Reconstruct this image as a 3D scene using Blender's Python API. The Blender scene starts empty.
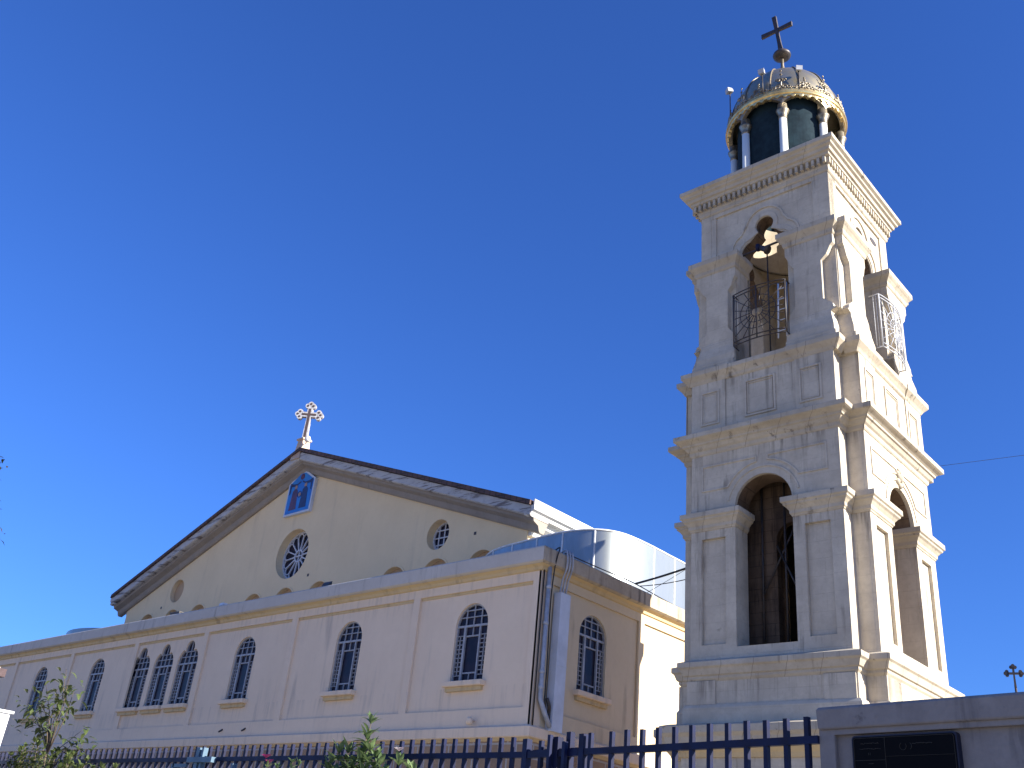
import bpy, bmesh, math, random
from mathutils import Vector, Matrix
R = math.radians
PI = math.pi
scene = bpy.context.scene
C = scene.collection

# ------------------------------------------------------------------ camera
CAM_H = 1.6
YAW, PITCH, ROLL, FPX = R(-44.28779), R(27.3961), R(5.974335), 981.57
cam_d = bpy.data.cameras.new('camera')
cam_d.sensor_width = 36
cam_d.lens = FPX / 1024 * 36
cam_d.clip_start = 0.1
cam_d.clip_end = 3000
cam = bpy.data.objects.new('camera', cam_d)
C.objects.link(cam)
fw = Vector((math.sin(YAW) * math.cos(PITCH), math.cos(YAW) * math.cos(PITCH), math.sin(PITCH)))
rt = Vector((math.cos(YAW), -math.sin(YAW), 0))
up = rt.cross(fw)
rt2 = math.cos(ROLL) * rt + math.sin(ROLL) * up
up2 = -math.sin(ROLL) * rt + math.cos(ROLL) * up
m3 = Matrix((rt2, up2, -fw)).transposed()
cam.matrix_world = Matrix.Translation((0, 0, CAM_H)) @ m3.to_4x4()
scene.camera = cam

# ------------------------------------------------------------------ world, sun, exposure
SUN_AZ = R(14)      # measured from +X towards +Y
SUN_EL = R(26)
world = bpy.data.worlds.new('World')
scene.world = world
world.use_nodes = True
wn = world.node_tree.nodes; wl = world.node_tree.links
bg = wn['Background']
sky = wn.new('ShaderNodeTexSky')
sky.sky_type = 'NISHITA'
sky.sun_disc = False
sky.sun_elevation = SUN_EL
sky.sun_rotation = PI / 2 - SUN_AZ
sky.altitude = 1500
sky.air_density = 1.5
sky.dust_density = 0.0
sky.ozone_density = 10.0
tint = wn.new('ShaderNodeMix'); tint.data_type = 'RGBA'; tint.blend_type = 'MULTIPLY'
tint.inputs[0].default_value = 1.0
tint.inputs[7].default_value = (0.79, 0.99, 1.52, 1)
wl.new(sky.outputs[0], tint.inputs[6])
wl.new(tint.outputs[2], bg.inputs[0])
bg.inputs[1].default_value = 0.05
sun_d = bpy.data.lights.new('sun', 'SUN')
sun_d.energy = 5.0
sun_d.angle = R(0.5)
sun_d.color = (1.0, 0.95, 0.87)
sun = bpy.data.objects.new('sun', sun_d)
C.objects.link(sun)
sdir = Vector((math.cos(SUN_AZ) * math.cos(SUN_EL), math.sin(SUN_AZ) * math.cos(SUN_EL), math.sin(SUN_EL)))
sun.rotation_euler = sdir.to_track_quat('Z', 'Y').to_euler()
sun.location = (30, 5, 40)
scene.view_settings.view_transform = 'Standard'
scene.view_settings.look = 'None'
scene.view_settings.gamma = 1
scene.view_settings.use_curve_mapping = False
scene.view_settings.exposure = 1.42

# ------------------------------------------------------------------ materials
def new_mat(name):
    m = bpy.data.materials.new(name)
    m.use_nodes = True
    nt = m.node_tree
    return m, nt, nt.nodes['Principled BSDF']

def N(nt, t, **kw):
    n = nt.nodes.new(t)
    for k, v in kw.items():
        setattr(n, k, v)
    return n

def mix(nt, fac, a, b, blend='MIX'):
    n = nt.nodes.new('ShaderNodeMix'); n.data_type = 'RGBA'; n.blend_type = blend
    for sock, v in ((n.inputs[0], fac), (n.inputs[6], a), (n.inputs[7], b)):
        if hasattr(v, 'is_linked') or isinstance(v, bpy.types.NodeSocket):
            nt.links.new(v, sock)
        elif isinstance(v, (int, float)):
            sock.default_value = v
        else:
            sock.default_value = (*v, 1) if len(v) == 3 else v
    return n.outputs[2]

def noise(nt, vec, scale, detail=5, rough=0.55, mapscale=None):
    if mapscale:
        mp = N(nt, 'ShaderNodeMapping'); mp.inputs['Scale'].default_value = mapscale
        nt.links.new(vec, mp.inputs[0]); vec = mp.outputs[0]
    n = N(nt, 'ShaderNodeTexNoise')
    n.inputs['Scale'].default_value = scale
    n.inputs['Detail'].default_value = detail
    n.inputs['Roughness'].default_value = rough
    nt.links.new(vec, n.inputs['Vector'])
    return n.outputs['Fac']

def ramp(nt, v, a, b, ca=0.0, cb=1.0):
    n = N(nt, 'ShaderNodeMapRange')
    n.inputs[1].default_value = a; n.inputs[2].default_value = b
    n.inputs[3].default_value = ca; n.inputs[4].default_value = cb
    nt.links.new(v, n.inputs[0])
    return n.outputs[0]

def surface(name, base, dark, streak, rough=0.85, var=0.5, streak_amt=0.5, bump=0.25, blocks=None, bscale=1.0,
            thr=(0.55, 0.75), spots=None, fine=40, bevel=0.0, drips=None, dlen=0.7, damt=0.8):
    """weathered masonry or plaster: base colour mottled with dark, vertical run stains of streak colour"""
    m, nt, b = new_mat(name)
    tc = N(nt, 'ShaderNodeTexCoord'); vec = tc.outputs['Object']
    n1 = noise(nt, vec, 1.3 * bscale, 6, 0.6)
    n2 = noise(nt, vec, 9 * bscale, 5, 0.65)
    col = mix(nt, ramp(nt, n1, 0.35, 0.7, 0, var), base, dark)
    col = mix(nt, ramp(nt, n2, 0.45, 0.75, 0, var * 0.6), col, dark)
    hgt = n2
    if streak_amt:
        ns = noise(nt, vec, 1.0, 6, 0.6, (4.5 * bscale, 4.5 * bscale, 0.45 * bscale))
        n3 = noise(nt, vec, 0.9 * bscale, 3, 0.5)
        mul = N(nt, 'ShaderNodeMath', operation='MULTIPLY')
        nt.links.new(ramp(nt, ns, thr[0], thr[1], 0, streak_amt), mul.inputs[0])
        nt.links.new(ramp(nt, n3, 0.4, 0.62, 0, 1), mul.inputs[1])
        col = mix(nt, mul.outputs[0], col, streak)
    if drips:
        sz = N(nt, 'ShaderNodeSeparateXYZ'); nt.links.new(vec, sz.inputs[0])
        tot = None
        for zt in drips:
            f = ramp(nt, sz.outputs[2], zt - dlen, zt, 0, 1)
            lt = N(nt, 'ShaderNodeMath', operation='LESS_THAN'); lt.inputs[1].default_value = zt + .01
            nt.links.new(sz.outputs[2], lt.inputs[0])
            mu = N(nt, 'ShaderNodeMath', operation='MULTIPLY'); nt.links.new(f, mu.inputs[0]); nt.links.new(lt.outputs[0], mu.inputs[1])
            if tot is None: tot = mu.outputs[0]
            else:
                ad = N(nt, 'ShaderNodeMath', operation='ADD'); nt.links.new(tot, ad.inputs[0]); nt.links.new(mu.outputs[0], ad.inputs[1]); tot = ad.outputs[0]
        nd = noise(nt, vec, 1.0, 5, 0.65, (7, 7, 0.35)); nb = noise(nt, vec, 0.8, 2, 0.5)
        sm = N(nt, 'ShaderNodeMath', operation='MULTIPLY'); nt.links.new(ramp(nt, nd, 0.50, 0.66, 0, damt), sm.inputs[0]); nt.links.new(tot, sm.inputs[1])
        sm2 = N(nt, 'ShaderNodeMath', operation='MULTIPLY'); nt.links.new(sm.outputs[0], sm2.inputs[0]); nt.links.new(ramp(nt, nb, 0.38, 0.6, 0.25, 1), sm2.inputs[1])
        col = mix(nt, sm2.outputs[0], col, streak)
    if spots:
        n4 = noise(nt, vec, spots[1], 7, 0.7, spots[4] if len(spots) > 4 else None)
        col = mix(nt, ramp(nt, n4, spots[2], spots[2] + 0.06, 0, spots[3]), col, spots[0])
    bumps = [(n2, bump, 0.02), (noise(nt, vec, fine, 4, 0.6), bump * 0.8, 0.006)]
    if blocks:
        sep = N(nt, 'ShaderNodeSeparateXYZ'); nt.links.new(vec, sep.inputs[0])
        add = N(nt, 'ShaderNodeMath', operation='ADD')
        nt.links.new(sep.outputs[0], add.inputs[0]); nt.links.new(sep.outputs[1], add.inputs[1])
        cmb = N(nt, 'ShaderNodeCombineXYZ')
        nt.links.new(add.outputs[0], cmb.inputs[0]); nt.links.new(sep.outputs[2], cmb.inputs[1])
        br = N(nt, 'ShaderNodeTexBrick')
        br.inputs['Scale'].default_value = 1.0
        br.inputs['Brick Width'].default_value = blocks[0]
        br.inputs['Row Height'].default_value = blocks[1]
        br.inputs['Mortar Size'].default_value = blocks[2]
        br.inputs['Mortar Smooth'].default_value = 0.3
        br.inputs['Bias'].default_value = 0.0
        br.inputs['Color1'].default_value = (0, 0, 0, 1)
        br.inputs['Color2'].default_value = (1, 1, 1, 1)
        br.inputs['Mortar'].default_value = (0.5, 0.5, 0.5, 1)
        nt.links.new(cmb.outputs[0], br.inputs['Vector'])
        rgb = N(nt, 'ShaderNodeRGBToBW'); nt.links.new(br.outputs['Color'], rgb.inputs[0])
        col = mix(nt, ramp(nt, rgb.outputs[0], 0, 1, 0, blocks[3]), col, dark)
        mf = N(nt, 'ShaderNodeMath', operation='MULTIPLY'); mf.inputs[1].default_value = blocks[4]
        nt.links.new(br.outputs['Fac'], mf.inputs[0])
        col = mix(nt, mf.outputs[0], col, blocks[5] if len(blocks) > 5 else streak)
        inv = ramp(nt, br.outputs['Fac'], 0, 1, 1, 0)
        bumps.append((inv, 0.5, 0.012))
    nt.links.new(col, b.inputs['Base Color'])
    b.inputs['Roughness'].default_value = rough
    b.inputs['Specular IOR Level'].default_value = 0.25
    prev = None
    if bevel:
        bv = N(nt, 'ShaderNodeBevel'); bv.samples = 4; bv.inputs[0].default_value = bevel
        prev = bv.outputs[0]
    for h, s, d in bumps:
        bp = N(nt, 'ShaderNodeBump'); bp.inputs['Strength'].default_value = s; bp.inputs['Distance'].default_value = d
        nt.links.new(h, bp.inputs['Height'])
        if prev: nt.links.new(prev, bp.inputs['Normal'])
        prev = bp.outputs[0]
    nt.links.new(prev, b.inputs['Normal'])
    return m

def metal(name, col, rough=0.35, metallic=1.0, col2=None, scale=3.0, bump=0.05, rv=0.15, streaks=False):
    m, nt, b = new_mat(name)
    tc = N(nt, 'ShaderNodeTexCoord'); vec = tc.outputs['Object']
    n1 = noise(nt, vec, scale, 6, 0.65, (1, 1, 0.3) if streaks else None)
    c = mix(nt, ramp(nt, n1, 0.4, 0.65, 0, 1), col, col2 or tuple(x * 0.7 for x in col))
    nt.links.new(c, b.inputs['Base Color'])
    b.inputs['Metallic'].default_value = metallic
    nt.links.new(ramp(nt, n1, 0.3, 0.7, rough - rv, rough + rv), b.inputs['Roughness'])
    bp = N(nt, 'ShaderNodeBump'); bp.inputs['Strength'].default_value = bump; bp.inputs['Distance'].default_value = 0.05
    nt.links.new(noise(nt, vec, scale * 0.7, 3, 0.5), bp.inputs['Height'])
    nt.links.new(bp.outputs[0], b.inputs['Normal'])
    return m

def paint(name, col, rough=0.5, col2=None, scale=6.0, spec=0.4):
    return metal(name, col, rough, 0.0, col2 or tuple(x * 0.75 for x in col), scale, 0.05, 0.08)

M = {}
M['stone'] = surface('tower_limestone', (0.59, 0.52, 0.40), (0.40, 0.345, 0.265), (0.11, 0.09, 0.07), var=0.85,
                     streak_amt=0.8, thr=(0.57, 0.70), blocks=(0.92, 0.42, 0.005, 0.14, 0.12), spots=((0.16, 0.14, 0.12), 3.0, 0.66, 0.5), bevel=0.02,
                     drips=[z + 1.6 for z in (4.95, 8.74, 10.88, 13.04, 16.72, 19.16)], damt=0.85)
M['trim'] = surface('tower_cornice_stone', (0.53, 0.465, 0.355), (0.37, 0.315, 0.235), (0.08, 0.065, 0.05), var=0.9,
                    streak_amt=0.85, thr=(0.57, 0.70), blocks=(0.85, 3.0, 0.008, 0.25, 0.5), spots=((0.11, 0.09, 0.075), 4.0, 0.62, 0.7), bevel=0.025)  # cornice tone holds real grime plus warm bounce light put into the colour
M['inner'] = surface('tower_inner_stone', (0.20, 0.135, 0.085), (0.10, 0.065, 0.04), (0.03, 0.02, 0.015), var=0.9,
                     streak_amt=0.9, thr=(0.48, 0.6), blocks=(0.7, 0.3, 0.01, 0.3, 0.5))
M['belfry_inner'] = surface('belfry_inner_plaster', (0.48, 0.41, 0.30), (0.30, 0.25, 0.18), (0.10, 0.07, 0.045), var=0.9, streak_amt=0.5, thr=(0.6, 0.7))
M['plaster'] = surface('grey_plaster', (0.77, 0.61, 0.44), (0.69, 0.54, 0.385), (0.26, 0.235, 0.21), var=0.55,
                       streak_amt=0.5, thr=(0.55, 0.72), bump=0.12, bscale=0.6, fine=60, bevel=0.015, drips=[9.7, 6.62, 5.5], dlen=1.1, damt=0.35)
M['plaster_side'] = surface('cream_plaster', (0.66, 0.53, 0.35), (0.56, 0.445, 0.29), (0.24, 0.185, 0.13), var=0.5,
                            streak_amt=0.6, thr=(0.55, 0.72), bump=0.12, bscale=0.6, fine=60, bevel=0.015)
M['gable'] = surface('cream_gable_plaster', (0.80, 0.61, 0.36), (0.72, 0.54, 0.315), (0.46, 0.35, 0.24), var=0.6,
                     streak_amt=0.4, thr=(0.55, 0.72), bump=0.1, bscale=0.5, fine=60)
M['ochre'] = surface('ochre_bounce_moulding', (0.60, 0.44, 0.22), (0.55, 0.43, 0.27), (0.22, 0.16, 0.1), var=0.5, streak_amt=0.5, thr=(0.5, 0.65), bscale=0.8)  # yellow of bounce light under cornices put into the paint; also ochre sill stone
M['concrete'] = surface('parapet_concrete', (0.55, 0.50, 0.43), (0.45, 0.40, 0.34), (0.14, 0.115, 0.09), var=0.6,
                        streak_amt=0.7, thr=(0.56, 0.72), bscale=0.8, bevel=0.03, spots=((0.2, 0.17, 0.14), 5, 0.66, 0.5))
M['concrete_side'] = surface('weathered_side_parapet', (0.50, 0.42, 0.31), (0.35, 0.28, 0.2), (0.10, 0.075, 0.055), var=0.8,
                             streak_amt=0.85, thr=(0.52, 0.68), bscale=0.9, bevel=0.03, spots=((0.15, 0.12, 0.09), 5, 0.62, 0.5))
M['basestone'] = surface('base_masonry', (0.42, 0.28, 0.17), (0.24, 0.16, 0.105), (0.10, 0.08, 0.06), var=0.7,
                         streak_amt=0.4, blocks=(0.62, 0.34, 0.03, 0.7, 0.9, (0.42, 0.38, 0.33)), bscale=1.2)
M['rafters'] = surface('peeling_white_board', (0.50, 0.48, 0.45), (0.36, 0.33, 0.31), (0.07, 0.05, 0.045), var=0.6,
                       streak_amt=0.4, bscale=1.5, spots=((0.085, 0.06, 0.052), 1.0, 0.52, 0.75, (0.5, 1.0, 6.0)))
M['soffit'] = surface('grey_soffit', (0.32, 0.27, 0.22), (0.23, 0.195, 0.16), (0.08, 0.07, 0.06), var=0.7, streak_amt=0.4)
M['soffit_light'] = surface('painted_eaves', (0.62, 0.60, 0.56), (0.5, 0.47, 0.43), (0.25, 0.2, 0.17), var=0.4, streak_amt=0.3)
M['tile'] = surface('old_roof_tile', (0.17, 0.095, 0.075), (0.08, 0.055, 0.05), (0.05, 0.04, 0.035), var=0.9, streak_amt=0.3,
                    blocks=(0.3, 0.4, 0.03, 0.4, 0.8))
M['blind'] = surface('bricked_up_arch', (0.50, 0.34, 0.20), (0.40, 0.27, 0.16), (0.15, 0.11, 0.08), var=0.6, streak_amt=0.3)
M['galv'] = metal('galvanised_sheet', (0.30, 0.325, 0.34), 0.44, 0.75, (0.22, 0.245, 0.26), 1.3, 0.05, 0.06, True)
M['wframe'] = paint('window_grille_paint', (0.34, 0.34, 0.35), 0.5)
M['seam'] = paint('pale_seam_sealant', (0.78, 0.78, 0.76), 0.6)
M['lead'] = paint('white_tracery', (0.60, 0.60, 0.62), 0.6)
def glass(name, col, col2):
    m, nt, b = new_mat(name)
    tc = N(nt, 'ShaderNodeTexCoord')
    n1 = noise(nt, tc.outputs['Object'], 2.2, 3, 0.5)
    nt.links.new(mix(nt, ramp(nt, n1, 0.4, 0.6, 0, 1), col, col2), b.inputs['Base Color'])
    b.inputs['Roughness'].default_value = 0.35
    b.inputs['Specular IOR Level'].default_value = 0.18
    bp = N(nt, 'ShaderNodeBump'); bp.inputs['Strength'].default_value = 0.15; bp.inputs['Distance'].default_value = 0.05
    nt.links.new(n1, bp.inputs['Height']); nt.links.new(bp.outputs[0], b.inputs['Normal'])
    return m
M['glass'] = glass('dark_window_glass', (0.012, 0.014, 0.028), (0.03, 0.022, 0.035))
M['fence'] = paint('navy_fence_paint', (0.010, 0.014, 0.050), 0.5, (0.012, 0.012, 0.028))
M['fence'].node_tree.nodes['Principled BSDF'].inputs['Specular IOR Level'].default_value = 0.18
M['gatepaint'] = paint('pale_blue_gate_paint', (0.08, 0.15, 0.21), 0.5)
M['iron'] = paint('black_iron', (0.03, 0.028, 0.028), 0.5, (0.06, 0.04, 0.03), 8)
M['cable'] = paint('black_cable', (0.02, 0.02, 0.022), 0.6)
M['greypipe'] = paint('grey_pipe', (0.42, 0.43, 0.45), 0.5)
M['duct'] = paint('white_duct_paint', (0.60, 0.62, 0.66), 0.45, (0.50, 0.52, 0.55), 1.5)
M['silver'] = metal('silver_dome_sheet', (0.60, 0.52, 0.35), 0.36, 0.9, (0.36, 0.31, 0.20), 1.6, 0.06, 0.12)
M['gold'] = metal('gilded_band', (0.80, 0.60, 0.26), 0.30, 0.75, (0.50, 0.34, 0.14), 4, 0.1, 0.1)
M['oldgold'] = metal('tarnished_ornament', (0.34, 0.29, 0.20), 0.5, 0.8, (0.13, 0.105, 0.08), 6)
M['teal'] = paint('dark_teal_drum', (0.014, 0.030, 0.040), 0.8, (0.009, 0.018, 0.025), 3)
M['teal'].node_tree.nodes['Principled BSDF'].inputs['Specular IOR Level'].default_value = 0.1
M['colwhite'] = surface('white_column', (0.72, 0.72, 0.66), (0.6, 0.6, 0.54), (0.3, 0.27, 0.22), var=0.4, streak_amt=0.3)
M['whitelamp'] = paint('white_lamp', (0.7, 0.7, 0.68), 0.4)
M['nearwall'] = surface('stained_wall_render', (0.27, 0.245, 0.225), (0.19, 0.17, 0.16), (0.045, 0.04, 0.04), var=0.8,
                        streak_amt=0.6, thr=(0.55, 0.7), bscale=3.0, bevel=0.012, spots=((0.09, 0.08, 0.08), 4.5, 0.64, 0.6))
M['plaque'] = paint('black_plaque', (0.003, 0.003, 0.004), 0.7, (0.005, 0.005, 0.006))
M['plaque'].node_tree.nodes['Principled BSDF'].inputs['Specular IOR Level'].default_value = 0.08
M['plaquerim'] = paint('navy_plaque_rim', (0.008, 0.010, 0.03), 0.6)
M['goldline'] = paint('gold_lettering', (0.035, 0.028, 0.018), 0.7)
M['white'] = surface('white_render', (0.78, 0.78, 0.77), (0.68, 0.68, 0.66), (0.5, 0.5, 0.5), var=0.3, streak_amt=0.2)
M['redeave'] = paint('dark_red_eave', (0.04, 0.010, 0.012), 0.6)
M['crosswood'] = paint('grey_cross_paint', (0.46, 0.46, 0.47), 0.6, (0.25, 0.23, 0.22), 12)
M['crossdark'] = paint('dark_cross_inlay', (0.07, 0.045, 0.04), 0.6)
M['copper'] = surface('pedestal_plaster', (0.55, 0.47, 0.36), (0.50, 0.28, 0.18), (0.3, 0.2, 0.15), var=0.8, streak_amt=0.2)
M['iblue'] = paint('icon_blue', (0.02, 0.15, 0.48), 0.4, (0.03, 0.22, 0.52), 1.2)
M['inavy'] = paint('icon_navy', (0.02, 0.025, 0.09), 0.4)
M['ired'] = paint('icon_red', (0.13, 0.03, 0.05), 0.4, (0.05, 0.02, 0.05), 4)
M['iskin'] = paint('icon_skin', (0.40, 0.22, 0.13), 0.4)
M['ground'] = surface('pale_paving', (0.46, 0.41, 0.33), (0.38, 0.33, 0.27), (0.15, 0.13, 0.11), var=0.6, streak_amt=0.2,
                      blocks=(0.5, 0.5, 0.01, 0.2, 0.5))
M['bark'] = surface('bark', (0.12, 0.09, 0.06), (0.06, 0.045, 0.03), (0.04, 0.03, 0.02), bscale=4)
def leafmat(name, a, b2):
    m, nt, b = new_mat(name)
    tc = N(nt, 'ShaderNodeTexCoord')
    n1 = noise(nt, tc.outputs['Object'], 7, 3, 0.6)
    c = mix(nt, ramp(nt, n1, 0.4, 0.6, 0, 1), a, b2)
    nt.links.new(c, b.inputs['Base Color'])
    b.inputs['Roughness'].default_value = 0.42
    tr = N(nt, 'ShaderNodeBsdfTranslucent'); nt.links.new(c, tr.inputs[0])
    ms = N(nt, 'ShaderNodeMixShader'); ms.inputs[0].default_value = 0.3
    nt.links.new(b.outputs[0], ms.inputs[1]); nt.links.new(tr.outputs[0], ms.inputs[2])
    nt.links.new(ms.outputs[0], nt.nodes['Material Output'].inputs[0])
    return m
M['leaf'] = leafmat('oleander_leaf', (0.09, 0.14, 0.05), (0.20, 0.27, 0.11))
M['leaf2'] = leafmat('young_tree_leaf', (0.06, 0.085, 0.025), (0.13, 0.16, 0.05))
M['leafdark'] = leafmat('dark_tree_leaf', (0.035, 0.05, 0.02), (0.07, 0.05, 0.03))
M['pink'] = leafmat('pink_petal', (0.35, 0.03, 0.16), (0.45, 0.08, 0.22))
M['palepink'] = leafmat('pale_petal', (0.75, 0.6, 0.6), (0.8, 0.7, 0.68))

# ------------------------------------------------------------------ mesh builder (z given relative to eye level, +1.6 on build)
ident = lambda u, d, z: (u, d, z)
class MB:
    def __init__(s):
        s.v = []; s.f = []; s.sm = []
    def add(s, vs, fs, smooth=False):
        o = len(s.v); s.v += [tuple(v) for v in vs]
        s.f += [tuple(i + o for i in f) for f in fs]; s.sm += [smooth] * len(fs)
        return s
    def box(s, x0, x1, y0, y1, z0, z1, m=ident):
        vs = [m(x, y, z) for z in (z0, z1) for y in (y0, y1) for x in (x0, x1)]
        return s.add(vs, [(0, 1, 3, 2), (4, 6, 7, 5), (0, 4, 5, 1), (1, 5, 7, 3), (3, 7, 6, 2), (2, 6, 4, 0)])
    def loft(s, rings, caps=True, smooth=False, closed=True):
        n = len(rings[0]); vs = [p for r in rings for p in r]; fs = []
        for k in range(len(rings) - 1):
            for i in range(n if closed else n - 1):
                j = (i + 1) % n
                fs.append((k * n + i, k * n + j, (k + 1) * n + j, (k + 1) * n + i))
        if caps:
            fs.append(tuple(range(n - 1, -1, -1)))
            fs.append(tuple((len(rings) - 1) * n + i for i in range(n)))
        return s.add(vs, fs, smooth)
    def lathe(s, prof, cx=0, cy=0, n=24, smooth=True, caps=True):
        rings = [[(cx + r * math.cos(2 * PI * i / n), cy + r * math.sin(2 * PI * i / n), z) for i in range(n)] for r, z in prof]
        return s.loft(rings, caps, smooth)
    def tube(s, pts, r, n=8, smooth=True, r1=None):
        pts = [Vector(p) for p in pts]; rings = []
        prev = None
        for i, p in enumerate(pts):
            t = (pts[min(i + 1, len(pts) - 1)] - pts[max(i - 1, 0)]).normalized()
            a = prev if prev and abs(prev.dot(t)) < 0.9 else (Vector((0, 0, 1)) if abs(t.z) < 0.9 else Vector((1, 0, 0)))
            u = (a - t * a.dot(t)).normalized(); w = t.cross(u); prev = u
            rr = r if r1 is None else r + (r1 - r) * i / (len(pts) - 1)
            rings.append([tuple(p + rr * (math.cos(2 * PI * k / n) * u + math.sin(2 * PI * k / n) * w)) for k in range(n)])
        return s.loft(rings, True, smooth)
    def slab(s, contours, d0, d1, m=ident, front=True, back=True, sides=True):
        """flat wall layer: first contour outer, others holes, in (u, z); depth d0..d1"""
        bm = bmesh.new(); edges = []
        idx = []
        for c in contours:
            vs = [bm.verts.new((u, z, 0)) for u, z in c]
            idx.append(vs)
            for i in range(len(vs)):
                edges.append(bm.edges.new((vs[i], vs[(i + 1) % len(vs)])))
        bmesh.ops.triangle_fill(bm, use_beauty=True, use_dissolve=False, edges=edges)
        bm.verts.index_update()
        tri = [tuple(v.index for v in f.verts) for f in bm.faces]
        co = [(v.co.x, v.co.y) for v in bm.verts]
        if front: s.add([m(u, d0, z) for u, z in co], tri)
        if back: s.add([m(u, d1, z) for u, z in co], tri)
        if sides:
            for c in contours:
                s.loft([[m(u, d0, z) for u, z in c], [m(u, d1, z) for u, z in c]], caps=False)
        bm.free()
        return s
    def strip(s, pts, w, d0, d1, m=ident, closed=False):
        """moulding of width w along a 2-D path in (u, z)"""
        P = [Vector(p) for p in pts]; n = len(P); L = []; Rr = []
        for i in range(n):
            a = P[(i - 1) % n] if closed or i > 0 else None
            b = P[(i + 1) % n] if closed or i < n - 1 else None
            t1 = (P[i] - a).normalized() if a is not None else (b - P[i]).normalized()
            t2 = (b - P[i]).normalized() if b is not None else t1
            nn = Vector((-(t1.y + t2.y), t1.x + t2.x))
            if nn.length < 1e-6: nn = Vector((-t1.y, t1.x))
            nn.normalize(); k = w / 2 / max(0.4, nn.dot(Vector((-t1.y, t1.x))))
            L.append(P[i] + nn * k); Rr.append(P[i] - nn * k)
        rings = [[m(l.x, d0, l.y), m(r.x, d0, r.y), m(r.x, d1, r.y), m(l.x, d1, l.y)] for l, r in zip(L, Rr)]
        if closed: rings.append(rings[0])
        return s.loft(rings, caps=not closed)
    def build(s, name, mat, parent=None, origin=(0, 0, 0), lift=CAM_H):
        me = bpy.data.meshes.new(name)
        ox, oy, oz = origin
        k = globals().get('DOME_STRETCH', 1)
        zs_ = lambda z: z if z < 20.31 or k == 1 else 20.31 + (z - 20.31) * k
        me.from_pydata([(x - ox, y - oy, zs_(z) + lift - oz) for x, y, z in s.v], [], s.f)
        me.polygons.foreach_set('use_smooth', s.sm)
        bm = bmesh.new(); bm.from_mesh(me)
        bmesh.ops.recalc_face_normals(bm, faces=bm.faces[:])
        bm.to_mesh(me); bm.free()
        me.materials.append(mat)
        o = bpy.data.objects.new(name, me); C.objects.link(o)
        if parent is not None: o.parent = parent
        return o

def tag(o, label, cat, group=None, kind=None):
    if label: o['label'] = label
    if cat: o['category'] = cat
    if group: o['group'] = group
    if kind: o['kind'] = kind
    return o
def empty(name, loc, rz=0):
    o = bpy.data.objects.new(name, None); C.objects.link(o)
    o.location = loc; o.rotation_euler = (0, 0, rz); o.empty_display_size = 0.3
    return o
def kids(o): return [c for c in bpy.data.objects if c.parent == o]
def copy_tree(o, parent, loc=None, rot=None):
    c = o.copy(); C.objects.link(c); c.parent = parent
    if loc is not None: c.location = loc
    if rot is not None: c.rotation_euler = rot
    for ch in kids(o): copy_tree(ch, c)
    return c

def arc(cx, cz, r, a0, a1, n):
    return [(cx + r * math.cos(R(a0 + (a1 - a0) * i / n)), cz + r * math.sin(R(a0 + (a1 - a0) * i / n))) for i in range(n + 1)]
def arch(cx, hw, z0, zs, n=20):
    """round-headed opening, anticlockwise from bottom left"""
    return [(cx - hw, z0), (cx + hw, z0)] + arc(cx, zs, hw, 0, 180, n)
def rect(u0, u1, z0, z1): return [(u0, z0), (u1, z0), (u1, z1), (u0, z1)]
def circle(cx, cz, r, n=32): return [(cx + r * math.cos(2 * PI * i / n), cz + r * math.sin(2 * PI * i / n)) for i in range(n)]

# ------------------------------------------------------------------ ground
g = MB(); g.add([(-900, -900, -CAM_H), (900, -900, -CAM_H), (900, 900, -CAM_H), (-900, 900, -CAM_H)], [(0, 1, 2, 3)])
tag(g.build('ground', M['ground']), 'pale paved ground round the church', None, kind='structure')

# ================================================================== BELL TOWER
TX, TY, TR = -11.285, 23.4, 0.0155
H, B = 2.507, 2.059
tower = tag(empty('bell_tower', (TX, TY, 0), TR),
            'tall white limestone bell tower with arched openings and a round gilded dome', 'bell tower')
def side(k):
    a = k * PI / 2; c, s_ = round(math.cos(a)), round(math.sin(a))
    return lambda u, d, z: (c * u - s_ * d, s_ * u + c * d, z)
SIDES = [side(k) for k in range(4)]          # 0 faces the camera (-Y), 1 faces +X
def notch(p, z, dx=0, h=H, b=B):
    a, c = h + p, b + p
    pts = [(c, -a), (c, -c), (a, -c), (a, c), (c, c), (c, a), (-c, a), (-c, c), (-a, c), (-a, -c), (-c, -c), (-c, -a)]
    return [(x + dx, y, z) for x, y in pts]
def square(h, z, dx=0): return [(h + dx, -h, z), (h + dx, h, z), (-h + dx, h, z), (-h + dx, -h, z)]

# lower ledge and plinth
mb = MB(); mb.loft([notch(.20, -1.6, .1), notch(.20, 3.2, .1)]); mb.build('base_shaft', M['stone'], tower)
mb = MB(); mb.loft([notch(.25, 3.20, .1), notch(.28, 3.30, .1), notch(.40, 3.46, .1)]); mb.build('ochre_bounce_moulding', M['ochre'], tower)
mb = MB(); mb.loft([notch(.46, 3.462, .1), notch(.50, 3.62, .1), notch(.58, 3.70, .1), notch(.58, 3.86, .1), notch(.40, 3.92, .1), notch(.2, 3.925, .1)])
mb.build('base_ledge', M['trim'], tower)
mb = MB(); mb.loft([notch(.15, 3.92, .04), notch(.15, 4.32, .04), notch(.10, 4.40, .04), notch(.06, 4.402, .04), notch(.06, 4.95, .04)])
for k, m in enumerate(SIDES):
    for u0, u1 in ((-B - .063, -1.35), (1.35, B + .063)):
        mb.box(u0 + .04, u1 + .04 if u1 < B else u1, -H - .10, -H, 4.403, 4.95 + k * .001, m)
mb.build('pedestal', M['stone'], tower)
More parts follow.
